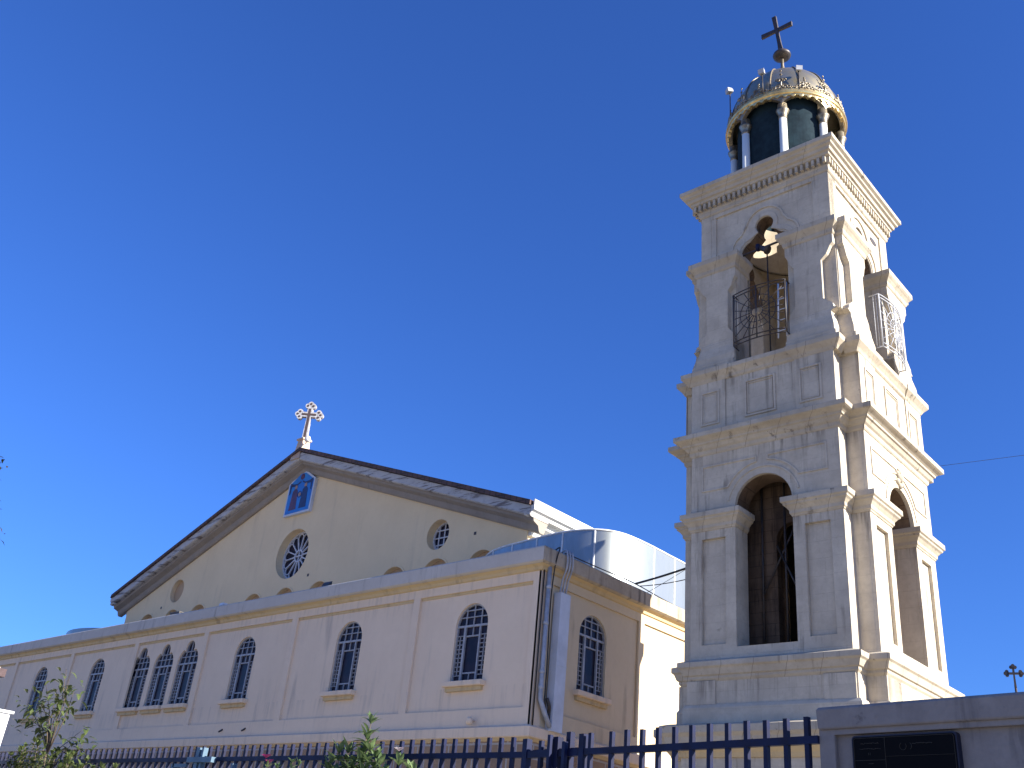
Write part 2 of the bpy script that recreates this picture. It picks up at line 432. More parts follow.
mb = MB(); mb.loft([notch(.06, 4.94, .03), notch(.11, 5.0, .03), notch(.11, 5.06, .03), notch(.15, 5.08, .03), notch(.20, 5.22, .03), notch(.25, 5.26, .03), notch(.25, 5.38, .03), notch(.02, 5.47, .03)])
mb.build('base_cornice', M['trim'], tower)

# first stage: four bay walls with round arches
OPEN = arch(0, .78, 5.73, 9.25)
NICHE = [rect(-1.74, -1.06, 5.82, 8.52), rect(1.08, 1.72, 5.82, 8.52)]
for k, m in enumerate(SIDES):
    e = .002 * k
    mb = MB()
    outer = rect(-B, B, 5.40 + e, 10.9 - e)
    mb.slab([outer, OPEN] + NICHE, -H, -H + .085, m, back=False)
    mb.slab([outer, OPEN], -H + .085, -H + .62, m)
    # raised archivolt and spandrel mouldings
    mb.strip(arc(0, 9.25, .99, 12, 168, 22), .05, -H - .022, -H + .01, m)
    for s in (-1, 1):
        A = [(s * (.16 + .0), 10.52)] + [(s * abs(u), z) for u, z in arc(0, 9.28, 1.13, 82, 30, 8)]
        path = A + [(s * 1.28, 9.84), (s * 1.72, 9.84), (s * 1.72, 10.52)]
        if s < 0: path = path[::-1]
        mb.strip(path, .045, -H - .025, -H + .01, m, closed=True)

    w = mb.build('bay_wall', M['stone'], tower)
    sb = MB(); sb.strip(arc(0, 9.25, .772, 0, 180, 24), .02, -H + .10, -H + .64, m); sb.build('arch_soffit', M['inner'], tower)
    if k == 1:
        kb = MB()
        for u, z, r in ((0, 10.32, .14), (-.14, 10.2, .09), (.14, 10.2, .09), (0, 10.52, .08), (-.12, 10.42, .08), (.12, 10.42, .08), (0, 10.12, .09)):
            rings = []
            for j in range(5):
                t = j / 4 * PI / 2
                rings.append([m(u + r * math.cos(t) * math.cos(a_ * PI / 6), -H - .09 * math.sin(t) * (r / .1), z + r * math.cos(t) * math.sin(a_ * PI / 6)) for a_ in range(12)])
            kb.loft(rings, smooth=True)
        kb.build('keystone_ornament', M['trim'], tower)
# imposts on both sides of each arch
def prism_ring(x0, x1, y0, y1, p, z, m, pin=0.0): return [m(x0 - p, y0 - p, z), m(x1 + p, y0 - p, z), m(x1 + p, y1 + pin, z), m(x0 - p, y1 + pin, z)]
for k, m in enumerate(SIDES):
    e = .003 * k
    for u0, u1 in ((-B, -.78), (.78, B)):
        mb = MB()
        mb.loft([prism_ring(u0, u1, -H, -H + .62, p, z + e, m) for p, z in
                 ((.015, 8.74), (.03, 8.78), (.055, 8.80), (.06, 8.88), (.12, 8.96), (.17, 9.0), (.175, 9.04), (.22, 9.07), (.22, 9.20), (.03, 9.26))])
        mb.build('impost_cornice', M['trim'], tower)
# inner shaft behind the openings
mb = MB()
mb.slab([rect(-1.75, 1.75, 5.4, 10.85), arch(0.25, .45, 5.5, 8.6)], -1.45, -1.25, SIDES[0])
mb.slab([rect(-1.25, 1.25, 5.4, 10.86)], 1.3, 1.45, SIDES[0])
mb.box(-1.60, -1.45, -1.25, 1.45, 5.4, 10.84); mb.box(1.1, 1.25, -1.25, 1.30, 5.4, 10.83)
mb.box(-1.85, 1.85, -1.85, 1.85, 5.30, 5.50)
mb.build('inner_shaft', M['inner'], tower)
mb = MB()
for x, y in ((-.55, -1.56), (.1, -1.6), (.45, -1.56)):
    mb.tube([(x, y, 5.5), (x + .03, y, 10.7)], .035, 6)
mb.tube([(-.5, -1.6, 7.2), (.6, -1.55, 9.3)], .03, 6)
mb.tube([(-.1, -1.62, 8.4), (.7, -1.62, 6.6)], .03, 6)
mb.build('rusty_pipework', M['iron'], tower)

# main cornice
mb = MB()
mb.loft([notch(p, z) for p, z in ((.01, 10.86), (.04, 10.90), (.05, 10.98), (.10, 11.02), (.15, 11.10), (.19, 11.12), (.20, 11.17), (.27, 11.22), (.32, 11.24), (.37, 11.27), (.37, 11.40), (.30, 11.43), (.02, 11.50))])
mb.build('main_cornice', M['trim'], tower)
# attic stage with framed panels
mb = MB(); mb.loft([notch(-.01, 11.40), notch(-.01, 13.06)])
for k, m in enumerate(SIDES):
    for u0, u1 in ((-B - .012, -1.02), (1.0, B + .012)):
        mb.box(u0, u1, -H - .02, -H, 11.42, 13.06 - k * .002, m)
    for u0, u1, z0, z1 in ((-1.74, -1.22, 11.75, 12.72), (-.42, .42, 11.75, 12.78), (1.14, 1.70, 11.75, 12.72)):
        y = -H - .02 if abs(u0 + u1) > .5 else -H
        mb.strip(rect(u0, u1, z0, z1), .055, y - .025, y + .01, m, closed=True)
        mb.strip(rect(u0 + .07, u1 - .07, z0 + .07, z1 - .07), .03, y - .012, y + .01, m, closed=True)
mb.build('attic', M['stone'], tower)
mb = MB()
mb.loft([notch(p, z) for p, z in ((.0, 13.02), (.04, 13.06), (.05, 13.12), (.11, 13.2), (.15, 13.24), (.17, 13.26), (.17, 13.38), (.0, 13.46))])
for k, m in enumerate(SIDES):
    for u0, u1 in ((-B - .1, -1.02), (1.0, B + .1)):
        mb.loft([prism_ring(u0, u1, -H - .02, -H + .3, p, z + .001 * k, m, 0) for p, z in ((.0, 13.03), (.06, 13.13), (.17, 13.25), (.175, 13.385), (.02, 13.45))])
mb.build('attic_cornice', M['trim'], tower)
# belfry stage
HB, BB = 2.40, 2.20
wsq = lambda x: x + .18 * min(1, -x - 1) if x < -1 else x     # the belfry stage is slightly narrower on its far side
OC, OW = .03, .78
LOBE = [(u, z) for u, z in arc(OC + .36, 17.30, .42, 0, 72, 6) + arc(OC, 18.14, .28, -38, 218, 16) + arc(OC - .36, 17.30, .42, 108, 180, 6)]
BO = [(OC - OW, 13.9), (OC + OW, 13.9)] + LOBE
for k, m in enumerate(SIDES):
    e = .002 * k
    for s in (-1, 1):
        u_in = OC + s * OW
        u_out = s * BB
        a, b_ = min(u_in, u_out), max(u_in, u_out)
        a0, b0 = (a, 2.03) if s > 0 else (-2.03, b_)
        mb = MB()
        # full core behind, wider above the foot
        mb.slab([[(a0, 13.4 + e), (b0, 13.4 + e), (b0, 14.3), (b_, 14.42), (b_, 16.8 - e), (a, 16.8 - e), (a, 14.42), (a0, 14.3)]], -HB + .17, -HB + .75, m)
        # front leaf narrowed between foot and impost like a console
        cut = lambda edge, sg, w: [(edge, 14.34), (edge - sg * w * .25, 14.38), (edge - sg * w * .3, 14.5), (edge - sg * w, 14.72), (edge - sg * w, 15.95), (edge - sg * w * .55, 16.1), (edge - sg * w * .2, 16.35), (edge, 16.42)]
        Rt = cut(b_, 1, .36 if s > 0 else .24); Lf = cut(a, -1, .36 if s < 0 else .24)[::-1]
        mb.slab([[(a0, 13.41 + e), (b0, 13.41 + e), (b0, 14.28)] + Rt + [(b_, 16.8 - e - .002), (a, 16.8 - e - .002)] + Lf + [(a0, 14.28)]], -HB, -HB + .171, m)
        # battered foot
        mb.loft([[m(x, y, z) for x, y in ((a0 - (0.0 if s > 0 else pp), -HB - pp), (b0 + (pp if s > 0 else 0), -HB - pp), (b0 + (pp if s > 0 else 0), -HB + .5), (a0 - (0.0 if s > 0 else pp), -HB + .5))]
                 for pp, z in ((.16, 13.40 + e), (.16, 13.60), (.10, 13.63), (.09, 13.84), (.02, 14.14), (.004, 14.3))])
        mb.v = [(wsq(x), y, z) for x, y, z in mb.v]
        mb.build('belfry_pier', M['stone'], tower)
        ib = MB()
        ib.loft([prism_ring(a, b_, -HB, -HB + .75, p, z + e, m) for p, z in ((.01, 16.70), (.04, 16.74), (.05, 16.84), (.11, 16.92), (.14, 16.95), (.18, 17.0), (.18, 17.15), (.02, 17.24))])
        ib.v = [(wsq(x), y, z) for x, y, z in ib.v]
        ib.build('belfry_impost', M['trim'], tower)
# frieze block over the belfry arches
for k, m in enumerate(SIDES):
    e = .002 * k
    mb = MB()
    outer = [(-B + .003 * k, 16.7), (OC - OW - .001, 16.7)] + LOBE[::-1] + [(OC + OW + .001, 16.7), (B - .003 * k, 16.7), (B - .003 * k, 19.3), (-B + .003 * k, 19.3)]
    mb.slab([outer], -B + .05 + e, -B + .50, m)
    # raised border of the frieze panel
    mb.box(-B + .004 * k, B - .004 * k, -B, -B + .06, 19.0, 19.3, m)
    mb.box(-B + .004 * k, -1.72, -B, -B + .06, 16.8, 19.0, m)
    mb.box(1.74, B - .004 * k, -B, -B + .06, 16.8, 19.0, m)
    # trefoil hood moulding
    hood = [(OC + 1.02, 17.22)] + arc(OC + .56, 17.55, .50, -20, 66, 7) + arc(OC, 18.16, .60, 10, 170, 16) + arc(OC - .56, 17.55, .50, 114, 200, 7) + [(OC - 1.02, 17.22)]
    mb.strip(hood, .06, -B + .012, -B + .06, m)
    hood2 = [(OC + .86, 17.2)] + arc(OC + .42, 17.36, .46, -6, 74, 7) + arc(OC, 18.14, .36, -34, 214, 18) + arc(OC - .42, 17.36, .46, 106, 186, 7) + [(OC - .86, 17.2)]
    mb.strip(hood2, .14, -B + .026, -B + .06, m)
    mb.build('frieze_wall', M['stone'], tower)
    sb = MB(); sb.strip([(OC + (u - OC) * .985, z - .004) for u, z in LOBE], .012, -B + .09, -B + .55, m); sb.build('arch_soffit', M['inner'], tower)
    if k == 1:
        ob = MB(); ob.slab([[(1.13 + .24 * math.cos(t / 12 * 2 * PI) , 18.62 + .10 * math.sin(t / 12 * 2 * PI)) for t in range(12)]], -B + .04, -B + .06, m); ob.build('oculus_shade_disc', M['iron'], tower)  # flat black disc painted for the shade inside the oval hole
    ib = MB()
    inn = [(-1.52, 13.5), (OC - OW - .002, 13.5)] + [(OC - OW - .002, 17.3)] + LOBE[::-1][1:-1] + [(OC + OW + .002, 17.3), (OC + OW + .002, 13.5), (1.52, 13.5), (1.52, 18.5), (-1.52, 18.5)]
    ib.slab([inn], -1.54 + e, -1.515 + e, m)
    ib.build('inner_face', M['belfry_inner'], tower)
mb = MB(); mb.box(-1.9, 1.9, -1.9, 1.9, 13.40, 13.55); mb.build('belfry_floor', M['inner'], tower)
flat = lambda u, d, z: (u, z, d)
flat = lambda u, d, z: (u, z, d)
mb = MB(); mb.slab([rect(-1.95, 1.95, -1.95, 1.95), circle(0, 0, 1.49, 40)], 18.50, 18.56, flat); mb.build('belfry_ceiling', M['belfry_inner'], tower)
mb = MB(); mb.loft([[(r * math.cos(2 * PI * i / 40), r * math.sin(2 * PI * i / 40), z) for r, z in ((1.49, 18.5), (1.49, 20.16), (1.53, 20.16), (1.53, 18.5))] for i in range(41)], caps=False); mb.build('dome_shaft', M['belfry_inner'], tower)
# top cornice with dentils
DX = -.07
mb = MB()
mb.loft([square(B + p, z, DX * min(1, max(0, (z - 19.2) * 2))) for p, z in ((.01, 19.14), (.05, 19.18), (.06, 19.30), (.08, 19.33), (.08, 19.56), (.20, 19.60), (.22, 19.68), (.28, 19.70), (.30, 19.80), (.37, 19.84), (.38, 19.90), (.46, 19.95), (.46, 20.08), (.40, 20.12))], caps=False)
mb.slab([rect(-B - .40 + DX, B + .40 + DX, -B - .40, B + .40), circle(0, 0, 1.52, 40)], 20.10, 20.122, flat)
tc = mb.build('top_cornice', M['trim'], tower)
mb = MB()
for m in SIDES:
    for i in range(26):
        u = -2.12 + i * .1696
        mb.box(u - .042, u + .042, -B - .195, -B - .05, 19.36, 19.575, m)
mb.v = [(x + DX, y, z) for x, y, z in mb.v]
mb.build('dentils', M['trim'], tc)

# --- dome
DCX = -.12
DOME_STRETCH = 1.12
mb = MB(); mb.slab([circle(DCX, 0, 2.0, 48), circle(0, 0, 1.5, 40)], 20.13, 20.19, flat); mb.build('dome_deck', M['trim'], tower)
mb = MB(); mb.loft([[(DCX + r * math.cos(R(t)), r * math.sin(R(t)), z) for r, z in ((1.56, 20.18), (1.56, 22.96), (1.53, 22.96), (1.53, 20.18))] for t in range(84, 339, 4)]); mb.build('inner_drum', M['teal'], tower)
mb = MB(); mb.lathe([(1.74, 22.96), (1.70, 23.4), (1.45, 24.0), (1.0, 24.5), (.4, 24.8), (.02, 24.9)], DCX, 0, 40, caps=False); mb.build('dome_lining', M['teal'], tower)
col = MB(); col.lathe([(.17, 20.18), (.17, 20.4), (.125, 20.45), (.118, 22.1)], 0, 0, 16)
column = col.build('column', M['colwhite'], tower, lift=CAM_H)
cp = MB(); cp.lathe([(.122, 22.08), (.14, 22.12), (.125, 22.15), (.14, 22.24), (.19, 22.33), (.21, 22.38), (.15, 22.40), (.15, 22.6)], 0, 0, 14)
cp.build('capital', M['oldgold'], column)
column.location = (DCX + 1.68 * math.cos(R(-67)), 1.68 * math.sin(R(-67)), 0)
for i in range(1, 8):
    a = R(-67 + 45 * i)
    copy_tree(column, tower, (DCX + 1.68 * math.cos(a), 1.68 * math.sin(a), 0))
# arched valances between columns, then the scalloped gilt band
mb = MB(); n = 192; rings = []
for i in range(n):
    a = 2 * PI * i / n + R(-67)
    t = (i % 24) / 24
    lo = 22.54 + .30 * math.sin(PI * t) ** .6
    c, s = math.cos(a), math.sin(a)
    rings.append([(DCX + r * c, r * s, z) for r, z in ((1.84, lo), (1.86, 22.95), (1.72, 22.95), (1.72, lo))])
rings.append(rings[0]); mb.loft(rings, caps=False); mb.build('arched_valance', M['oldgold'], tower)
mb = MB(); rings = []
n = 288
for i in range(n):
    a = 2 * PI * i / n; lo = 22.80 - .045 * (i % 6 in (2, 3, 4)) - .02 * (i % 6 == 3)
    c, s = math.cos(a), math.sin(a)
    rings.append([(DCX + r * c, r * s, z) for r, z in ((1.885, lo), (1.90, 22.84), (1.94, 22.86), (1.955, 22.90), (1.93, 22.95), (1.90, 22.97), (1.90, 23.04), (1.78, 23.06), (1.78, lo))])
rings.append(rings[0]); mb.loft(rings, caps=False); band = mb.build('gilded_band', M['gold'], tower)
# dome shell
DR, DH, DZ = 1.78, 1.86, 23.05
prof = [(DR * math.cos(t) ** .92 if t < 1.55 else .05, DZ + DH * math.sin(t)) for t in [PI / 2 * i / 18 for i in range(19)]]
mb = MB(); mb.lathe(prof, DCX, 0, 64)
dome = mb.build('dome', M['silver'], tower)
for i in range(12):
    a = 2 * PI * i / 12 + .2
    rb = MB(); rb.tube([(DCX + (r + .015) * math.cos(a), (r + .015) * math.sin(a), z + .01) for r, z in prof], .022, 6)
    rb.build('rib', M['oldgold'], dome)
# openwork cresting on the band
rnd = random.Random(4)
for i in range(16):
    a = 2 * PI * i / 16 + R(-67); big = i % 2 == 0
    cb = MB(); hh = .78 if big else .46
    def cpt(u, z): 
        r = 1.90 - z * .12; aa = a + u / 1.9
        return (DCX + r * math.cos(aa), r * math.sin(aa), 23.02 + z)
    for s in (-1, 1):
        for u0, z0, r0 in ((.10, .10, .09), (.22, .08, .07), (.09, .30 * hh / .6, .07), (.30, .05, .05)):
            sp = [(s * (u0 + r0 * math.cos(t) * (1 - t / 9)), z0 + r0 * math.sin(t) * (1 - t / 9)) for t in [j * .55 for j in range(11)]]
            cb.tube([cpt(u, z) for u, z in sp], .027, 5)
    cb.tube([cpt(0, 0), cpt(.01, hh * .5), cpt(0, hh)], .022, 5, r1=.012)
    for zz in (hh * .55, hh * .8, hh):
        cb.tube([cpt(-.07 * (1.3 - zz / hh), zz), cpt(0, zz + .03), cpt(.07 * (1.3 - zz / hh), zz)], .022, 5)
    cb.build('crest_ornament', M['oldgold'], band)
# lamps on rods round the rim
for a, hgt, r in ((R(-124), .9, 2.0), (R(-84), .75, 1.95), (R(-50), .7, 1.9), (R(70), .7, 1.9)):
    p = Vector((DCX + r * math.cos(a), r * math.sin(a), 23.0))
    lb = MB(); lb.tube([p, p + Vector((0, 0, hgt))], .02, 6); ro = lb.build('lamp_rod', M['iron'], tower)
    q = p + Vector((0, 0, hgt + .05)); hb = MB()
    dv = Vector((math.cos(a), math.sin(a), -.2)).normalized(); sd = Vector((-math.sin(a), math.cos(a), 0)); un = dv.cross(sd)
    hb.loft([[tuple(q + dv * d + sd * (w * x) + un * (w * .7 * y)) for x, y in ((-1, -1), (1, -1), (1, 1), (-1, 1))] for d, w in ((-.10, .05), (-.04, .085), (.12, .10))])
    hb.build('spotlight', M['greypipe'], ro)
# finial and cross
mb = MB(); mb.lathe([(.38, 24.80), (.36, 24.96), (.29, 25.0), (.26, 25.14), (.17, 25.24), (.09, 25.42), (.055, 25.6), (.055, 26.0)], DCX, 0, 20)
mb.build('finial', M['oldgold'], tower)
mb = MB(); mb.lathe([(.05, 25.92), (.18, 25.94), (.29, 26.00), (.31, 26.05), (.29, 26.10), (.17, 26.17), (.05, 26.20)], DCX, 0, 24)
mb.build('finial_ball', M['iron'], tower)
mb = MB()
mb.loft([[(DCX + sx * w - .13 * (z - 26.1), sy * .045, z) for sx, sy in ((-1, -1), (1, -1), (1, 1), (-1, 1))] for w, z in ((.09, 26.2), (.065, 26.6), (.06, 27.05), (.08, 27.86))])
mb.loft([[(DCX - .15 + x, sy * .04, 27.23 - x * .03 + sz * w) for sy, sz in ((-1, -1), (1, -1), (1, 1), (-1, 1))] for w, x in ((.085, -.58), (.06, 0), (.085, .58))])
mb.build('tower_cross', M['iron'], tower)

DOME_STRETCH = 1
# --- belfry balconies (iron railings) on the camera side and the +X side
def railing(m, name='balcony_railing'):
    rb = MB(); c = .12; hw = .78; y0 = -H - .16; z0, z1 = 13.86, 15.52
    def tb(pts, r=.014): rb.tube([m(*p) for p in pts], r, 5)
    def yb(u): return y0 - .12 * (1 - ((u - c) / hw) ** 2)
    for z in (z0, z0 + .12, z1 - .1, z1):
        tb([(c + hw * t / 6, yb(c + hw * t / 6), z) for t in range(-6, 7)], .018)
    for u in (c - hw, c - .02, c + hw):
        tb([(u, yb(u), z0), (u, yb(u), z1)], .022)
    for half in (-1, 1):
        u0 = c + half * .02
        for j in range(9):
            an = R(8 + j * 20); 
            du = math.sin(an) * half; dz = math.cos(an)
            L1 = .15; L2 = min(.72 / max(abs(du), .01), (.70) / max(abs(dz), .01))
            zc = (z0 + z1) / 2
            tb([(u0 + du * L1, yb(u0 + du * L1), zc + dz * L1), (u0 + du * L2, yb(u0 + du * L2), zc + dz * L2)], .012)
        for rr in (.15, .33, .52):
            tb([(u0 + half * rr * math.sin(R(t)), yb(u0 + half * rr * math.sin(R(t))), (z0 + z1) / 2 + rr * math.cos(R(t))) for t in range(0, 181, 18)], .012)
    for z in (z0, z1):
        for s in (-1, 1):
            tb([(c + s * hw, yb(c + s * hw), z), (c + s * hw, -H + .12, z)], .018)
    for s in (-1, 1):
        for j in range(3): tb([(c + s * hw, y0 + j * .08, z0), (c + s * hw, y0 + j * .08, z1)], .011)
    return rb.build(name, M['iron'], tower)
railing(SIDES[0]); 
r2 = railing(SIDES[1]); r2.data.materials[0] = M['greypipe']
# ladder leaning in the belfry opening
lad = tag(empty('ladder', (0, 0, 0)), 'short pale metal ladder leaning in the belfry opening behind the iron railing', 'ladder')
lad.location = (TX, TY, 0); lad.rotation_euler = (0, 0, TR)
mb = MB()
for u in (.54, .79):
    mb = MB(); mb.tube([(u, -HB - .02, 13.88), (u + .02, -HB + .04, 15.66)], .026, 6); mb.build('ladder_rail', M['duct'], lad)
for i in range(5):
    rb = MB(); z = 14.1 + i * .34
    rb.tube([(.54, -HB - .01 + i * .01, z), (.80, -HB - .01 + i * .01, z)], .018, 6); rb.build('rung', M['duct'], lad)
# hanging loudspeaker/floodlight on a beam
fl = tag(empty('floodlight', (TX, TY, 0), TR), 'dark blue floodlight clamped to a beam under the belfry arch', 'floodlight')
mb = MB(); mb.tube([(-.80, -2.2, 17.12), (.85, -2.26, 17.16)], .035, 6); mb.build('beam', M['iron'], fl)
mb = MB(); mb.tube([(.22, -2.28, 17.1), (.26, -2.34, 13.6)], .022, 6); mb.build('cable', M['cable'], fl)
mb = MB(); mb.lathe([(.04, 0), (.10, .04), (.11, .22), (.17, .30), (.17, .36)], 0, 0, 14)
q = Matrix.Translation((.12, -2.42, 17.0)) @ Matrix.Scale(.8, 4) @ Matrix.Rotation(R(125), 4, 'Y') @ Matrix.Translation((0, 0, -.05))
mb.v = [tuple(q @ Vector(v)) for v in mb.v]; mb.build('lamp_head', M['iron'], fl)
mb = MB(); mb.lathe([(.05, 0), (.15, .02), (.16, .10), (.04, .14)], 0, 0, 12)
q = Matrix.Translation((.06, -2.40, 17.06)) @ Matrix.Scale(.75, 4) @ Matrix.Rotation(R(-80), 4, 'Y')
mb.v = [tuple(q @ Vector(v)) for v in mb.v]; mb.build('lamp_cap', M['fence'], fl)

# ================================================================== CHURCH
CX0 = -36.9
church = tag(empty('church', (CX0, 20, 0)),
             'long cream plastered church with a low pitched gable, rose window and arched windows', 'church')
CO = (CX0, 20, 0)
XW = -17.6            # side wall plane
XL = 2 * CX0 - XW     # far left end
wx = [-20.18, -25.72, -31.58, -42.68, -48.12, -53.85]
tx = [-35.42, -37.20, -38.98]
def wy(u, d, z): return (u, 20 + d, z)
def sidex(u, d, z): return (XW - d, u, z)
def tref(c, hw=.72, z0=5.2):
    return [(c - hw, z0), (c + hw, z0), (c + hw, 6.75)] + arc(c + hw - .56, 6.78, .56, 0, 62, 6)[0:] + arc(c, 7.32, .30, -20, 200, 10) + arc(c - hw + .56, 6.78, .56, 118, 180, 6)
whole = [arch(x, .64, 5.2, 6.80) for x in wx] + [tref(x) for x in tx]
# front wall: raised strips and bands over recessed panels
strips = [(-17.88, XW), (-22.75, -22.45), (-28.95, -28.62), (-34.5, -34.2), (-39.75 - .0, -39.45), (-45.45, -45.15), (-51.3, -51.0), (XL, XL + .28)]
strips = [(a, b) for a, b in strips]
panels = []
for (a0, a1), (b0, b1) in zip(strips[:-1], strips[1:]):
    panels.append(rect(b1, a0, 4.41, 7.82))
mb = MB()
mb.slab([rect(XL, XW, 3.93, 8.16)] + panels, 0, .07, wy, back=False)
mb.slab([rect(XL, XW, 3.93, 8.16)] + whole, .07, .40, wy)
mb.build('front_wall', M['plaster'], church, CO)
mb = MB(); mb.box(XL, XW + .0, 20.0, 20.4, -1.6, 3.66); mb.box(XW - .4, XW, 20.4, 45, -1.6, 3.66)
mb.build('base_wall', M['basestone'], church, CO)
mb = MB()
mb.loft([[(XL, 20 - p, z), (XW + p, 20 - p, z), (XW + p, 45, z), (XW - .3, 45, z), (XW - .3, 20.3, z), (XL, 20.3, z)] for p, z in ((.10, 3.64), (.13, 3.66), (.14, 3.90), (.02, 3.96))])
mb.build('wall_ledge', M['plaster'], church, CO)
mb = MB()
mb.loft([[(XL, 20 - p, z), (XW + p, 20 - p, z), (XW + p, 45, z), (XW - .3, 45, z), (XW - .3, 20.3, z), (XL, 20.3, z)] for p, z in ((.02, 3.56), (.09, 3.638))])
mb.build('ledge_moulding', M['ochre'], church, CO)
# side wall
mb = MB()
sw = [(21.9 + .57, 5.2)]
SP = [rect(20.55, 24.72, 4.41, 7.82), rect(25.0, 31.0, 4.41, 7.82), rect(31.4, 37.4, 4.41, 7.82), rect(37.8, 44.6, 4.41, 7.82)]
sc = 22.56
mb.slab([rect(20.0, 45, 3.93, 8.16)] + SP, 0.003, .07, sidex, back=False)
mb.slab([rect(20.4, 45, 3.93, 8.16), arch(sc, .64, 5.2, 6.80), arch(28, .64, 5.2, 6.80), arch(34.4, .64, 5.2, 6.80)], .07, .40, sidex)
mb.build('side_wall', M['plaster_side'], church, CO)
# cornice under the parapet
def ringf(p, z, x1=XW): return [(XL - p, 20 - p, z), (x1 + p, 20 - p, z), (x1 + p, 45, z), (x1 - .38, 45, z), (x1 - .38, 20.38, z), (XL - p, 20.38, z)]
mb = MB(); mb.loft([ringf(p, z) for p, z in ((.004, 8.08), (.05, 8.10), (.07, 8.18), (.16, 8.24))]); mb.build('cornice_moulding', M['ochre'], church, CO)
mb = MB()
def half(p, z): return [(XL - p, 20 - p, z), (XW + p, 20 - p, z), (XW - .3, 20.3, z), (XL - p, 20.3, z)]
mb.loft([half(p, z) for p, z in ((.20, 8.242), (.27, 8.28), (.27, 8.66), (.24, 8.70), (.0, 8.73))])
mb.build('front_parapet', M['concrete'], church, CO)
def half2(p, z): return [(XW + p, 20 - p, z), (XW + p, 45, z), (XW - .3, 45, z), (XW - .3, 20.3, z)]
mb = MB(); mb.loft([half2(p, z) for p, z in ((.20, 8.241), (.27, 8.28), (.27, 8.66), (.24, 8.70), (.0, 8.73))])
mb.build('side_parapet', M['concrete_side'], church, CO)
# panel shadow mouldings in ochre under the top band
mb = MB()
for p in panels:
    u0, u1 = p[0][0], p[1][0]
    mb.box(u0 + .02, u1 - .02, 20.045, 20.075, 7.74, 7.818)
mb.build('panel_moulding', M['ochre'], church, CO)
mb = MB(); mb.box(XL + .3, XW - .3, 20.3, 45, 8.1, 8.3); mb.build('flat_roof', M['concrete'], church, CO)
mb = MB(); mb.box(XL, XL + .4, 20.4, 45, -1.6, 8.16); mb.box(XL + .4, XW - .4, 44.6, 45.0, -1.6, 8.1); mb.build('rear_wall', M['plaster'], church, CO)

# windows: built once at the origin (opening bottom centre), facing -Y
def make_window(kind, parent):
    hw, zs = (.64, 1.60) if kind == 'round' else (.72, 1.55)
    cont = arch(0, hw + .02, -.02, zs, 18) if kind == 'round' else [(u, z - 5.2) for u, z in tref(0, .74, 5.18)]
    f = MB()
    def yd(u, d, z): return (u, d, z)
    def bar(u0, u1, z0, z1, d=.14, t=.04): f.box(u0, u1, d, d + t, z0, z1)
    def lim(u):   # top of opening at u
        if kind == 'round': return zs + math.sqrt(max(0, hw * hw - u * u))
        if abs(u) < .24: return 2.36
        return 1.58 + math.sqrt(max(0, .56 ** 2 - max(0, abs(u) - .16) ** 2)) - .02
    f.strip(arch(0, hw - .02, .02, zs, 18) if kind == 'round' else [(u, z - 5.2) for u, z in tref(0, .70, 5.22)], .045, .13, .19, closed=True)
    bar(-hw, hw, zs - .03, zs + .03, .13, .05)
    for u, w in ((-.30, .075), (.30, .05)):
        bar(u - w / 2, u + w / 2, 0, zs - .03, .12, .06)
    for u in (-.30, 0, .30): bar(u - .014, u + .014, zs + .03, lim(u))
    zz = zs + .26
    while zz < zs + hw - .12:
        uu = hw * math.sqrt(max(0, 1 - ((zz - zs) / hw) ** 2)) - .01
        bar(-uu, uu, zz - .014, zz + .014); zz += .2
    bar(-.27, .27, zs - .31, zs - .27, .15); bar(-.012, .012, zs - .27, zs - .03, .15)
    bar(-.27, .27, .24, .28, .15); bar(-.012, .012, 0, .24, .15)
    for s in (-1, 1):
        a, b = (s * .33, s * hw) if s > 0 else (-hw, -.33)
        bar((a + b) / 2 - .012, (a + b) / 2 + .012, .2, zs - .25, .145)
        for j in range(10):
            z = .2 + j * (zs - .47) / 9
            bar(a, b, z - .011, z + .011, .145, .03)
    fo = f.build('window', M['wframe'], parent, lift=0)
    g = MB(); g.slab([cont], .19, .20, yd); g.build('pane', M['glass'], fo, lift=0)
    sl = MB()
    sl.loft([[(-w, -.12 - p, z), (w, -.12 - p, z), (w, .12, z), (-w, .12, z)] for w, p, z in ((.76, -.02, -.15), (.77, 0, -.13), (.77, 0, -.01), (.76, -.01, .0))])
    sl.build('sill', M['plaster'], fo, lift=0)
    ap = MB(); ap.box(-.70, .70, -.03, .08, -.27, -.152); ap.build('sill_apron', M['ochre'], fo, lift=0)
    return fo
wr = make_window('round', church)
wr.location = (wx[0] - CX0, .0, 5.2 + CAM_H)
for x in wx[1:]: copy_tree(wr, church, (x - CX0, .0, 5.2 + CAM_H))
for i, y in enumerate((sc, 28, 34.4)): copy_tree(wr, church, (XW - .0 - CX0, y - 20, 5.2 + CAM_H), (0, 0, PI / 2))
wt = make_window('trefoil', church)
wt.location = (tx[0] - CX0, .0, 5.2 + CAM_H)
for x in tx[1:]: copy_tree(wt, church, (x - CX0, .0, 5.2 + CAM_H))

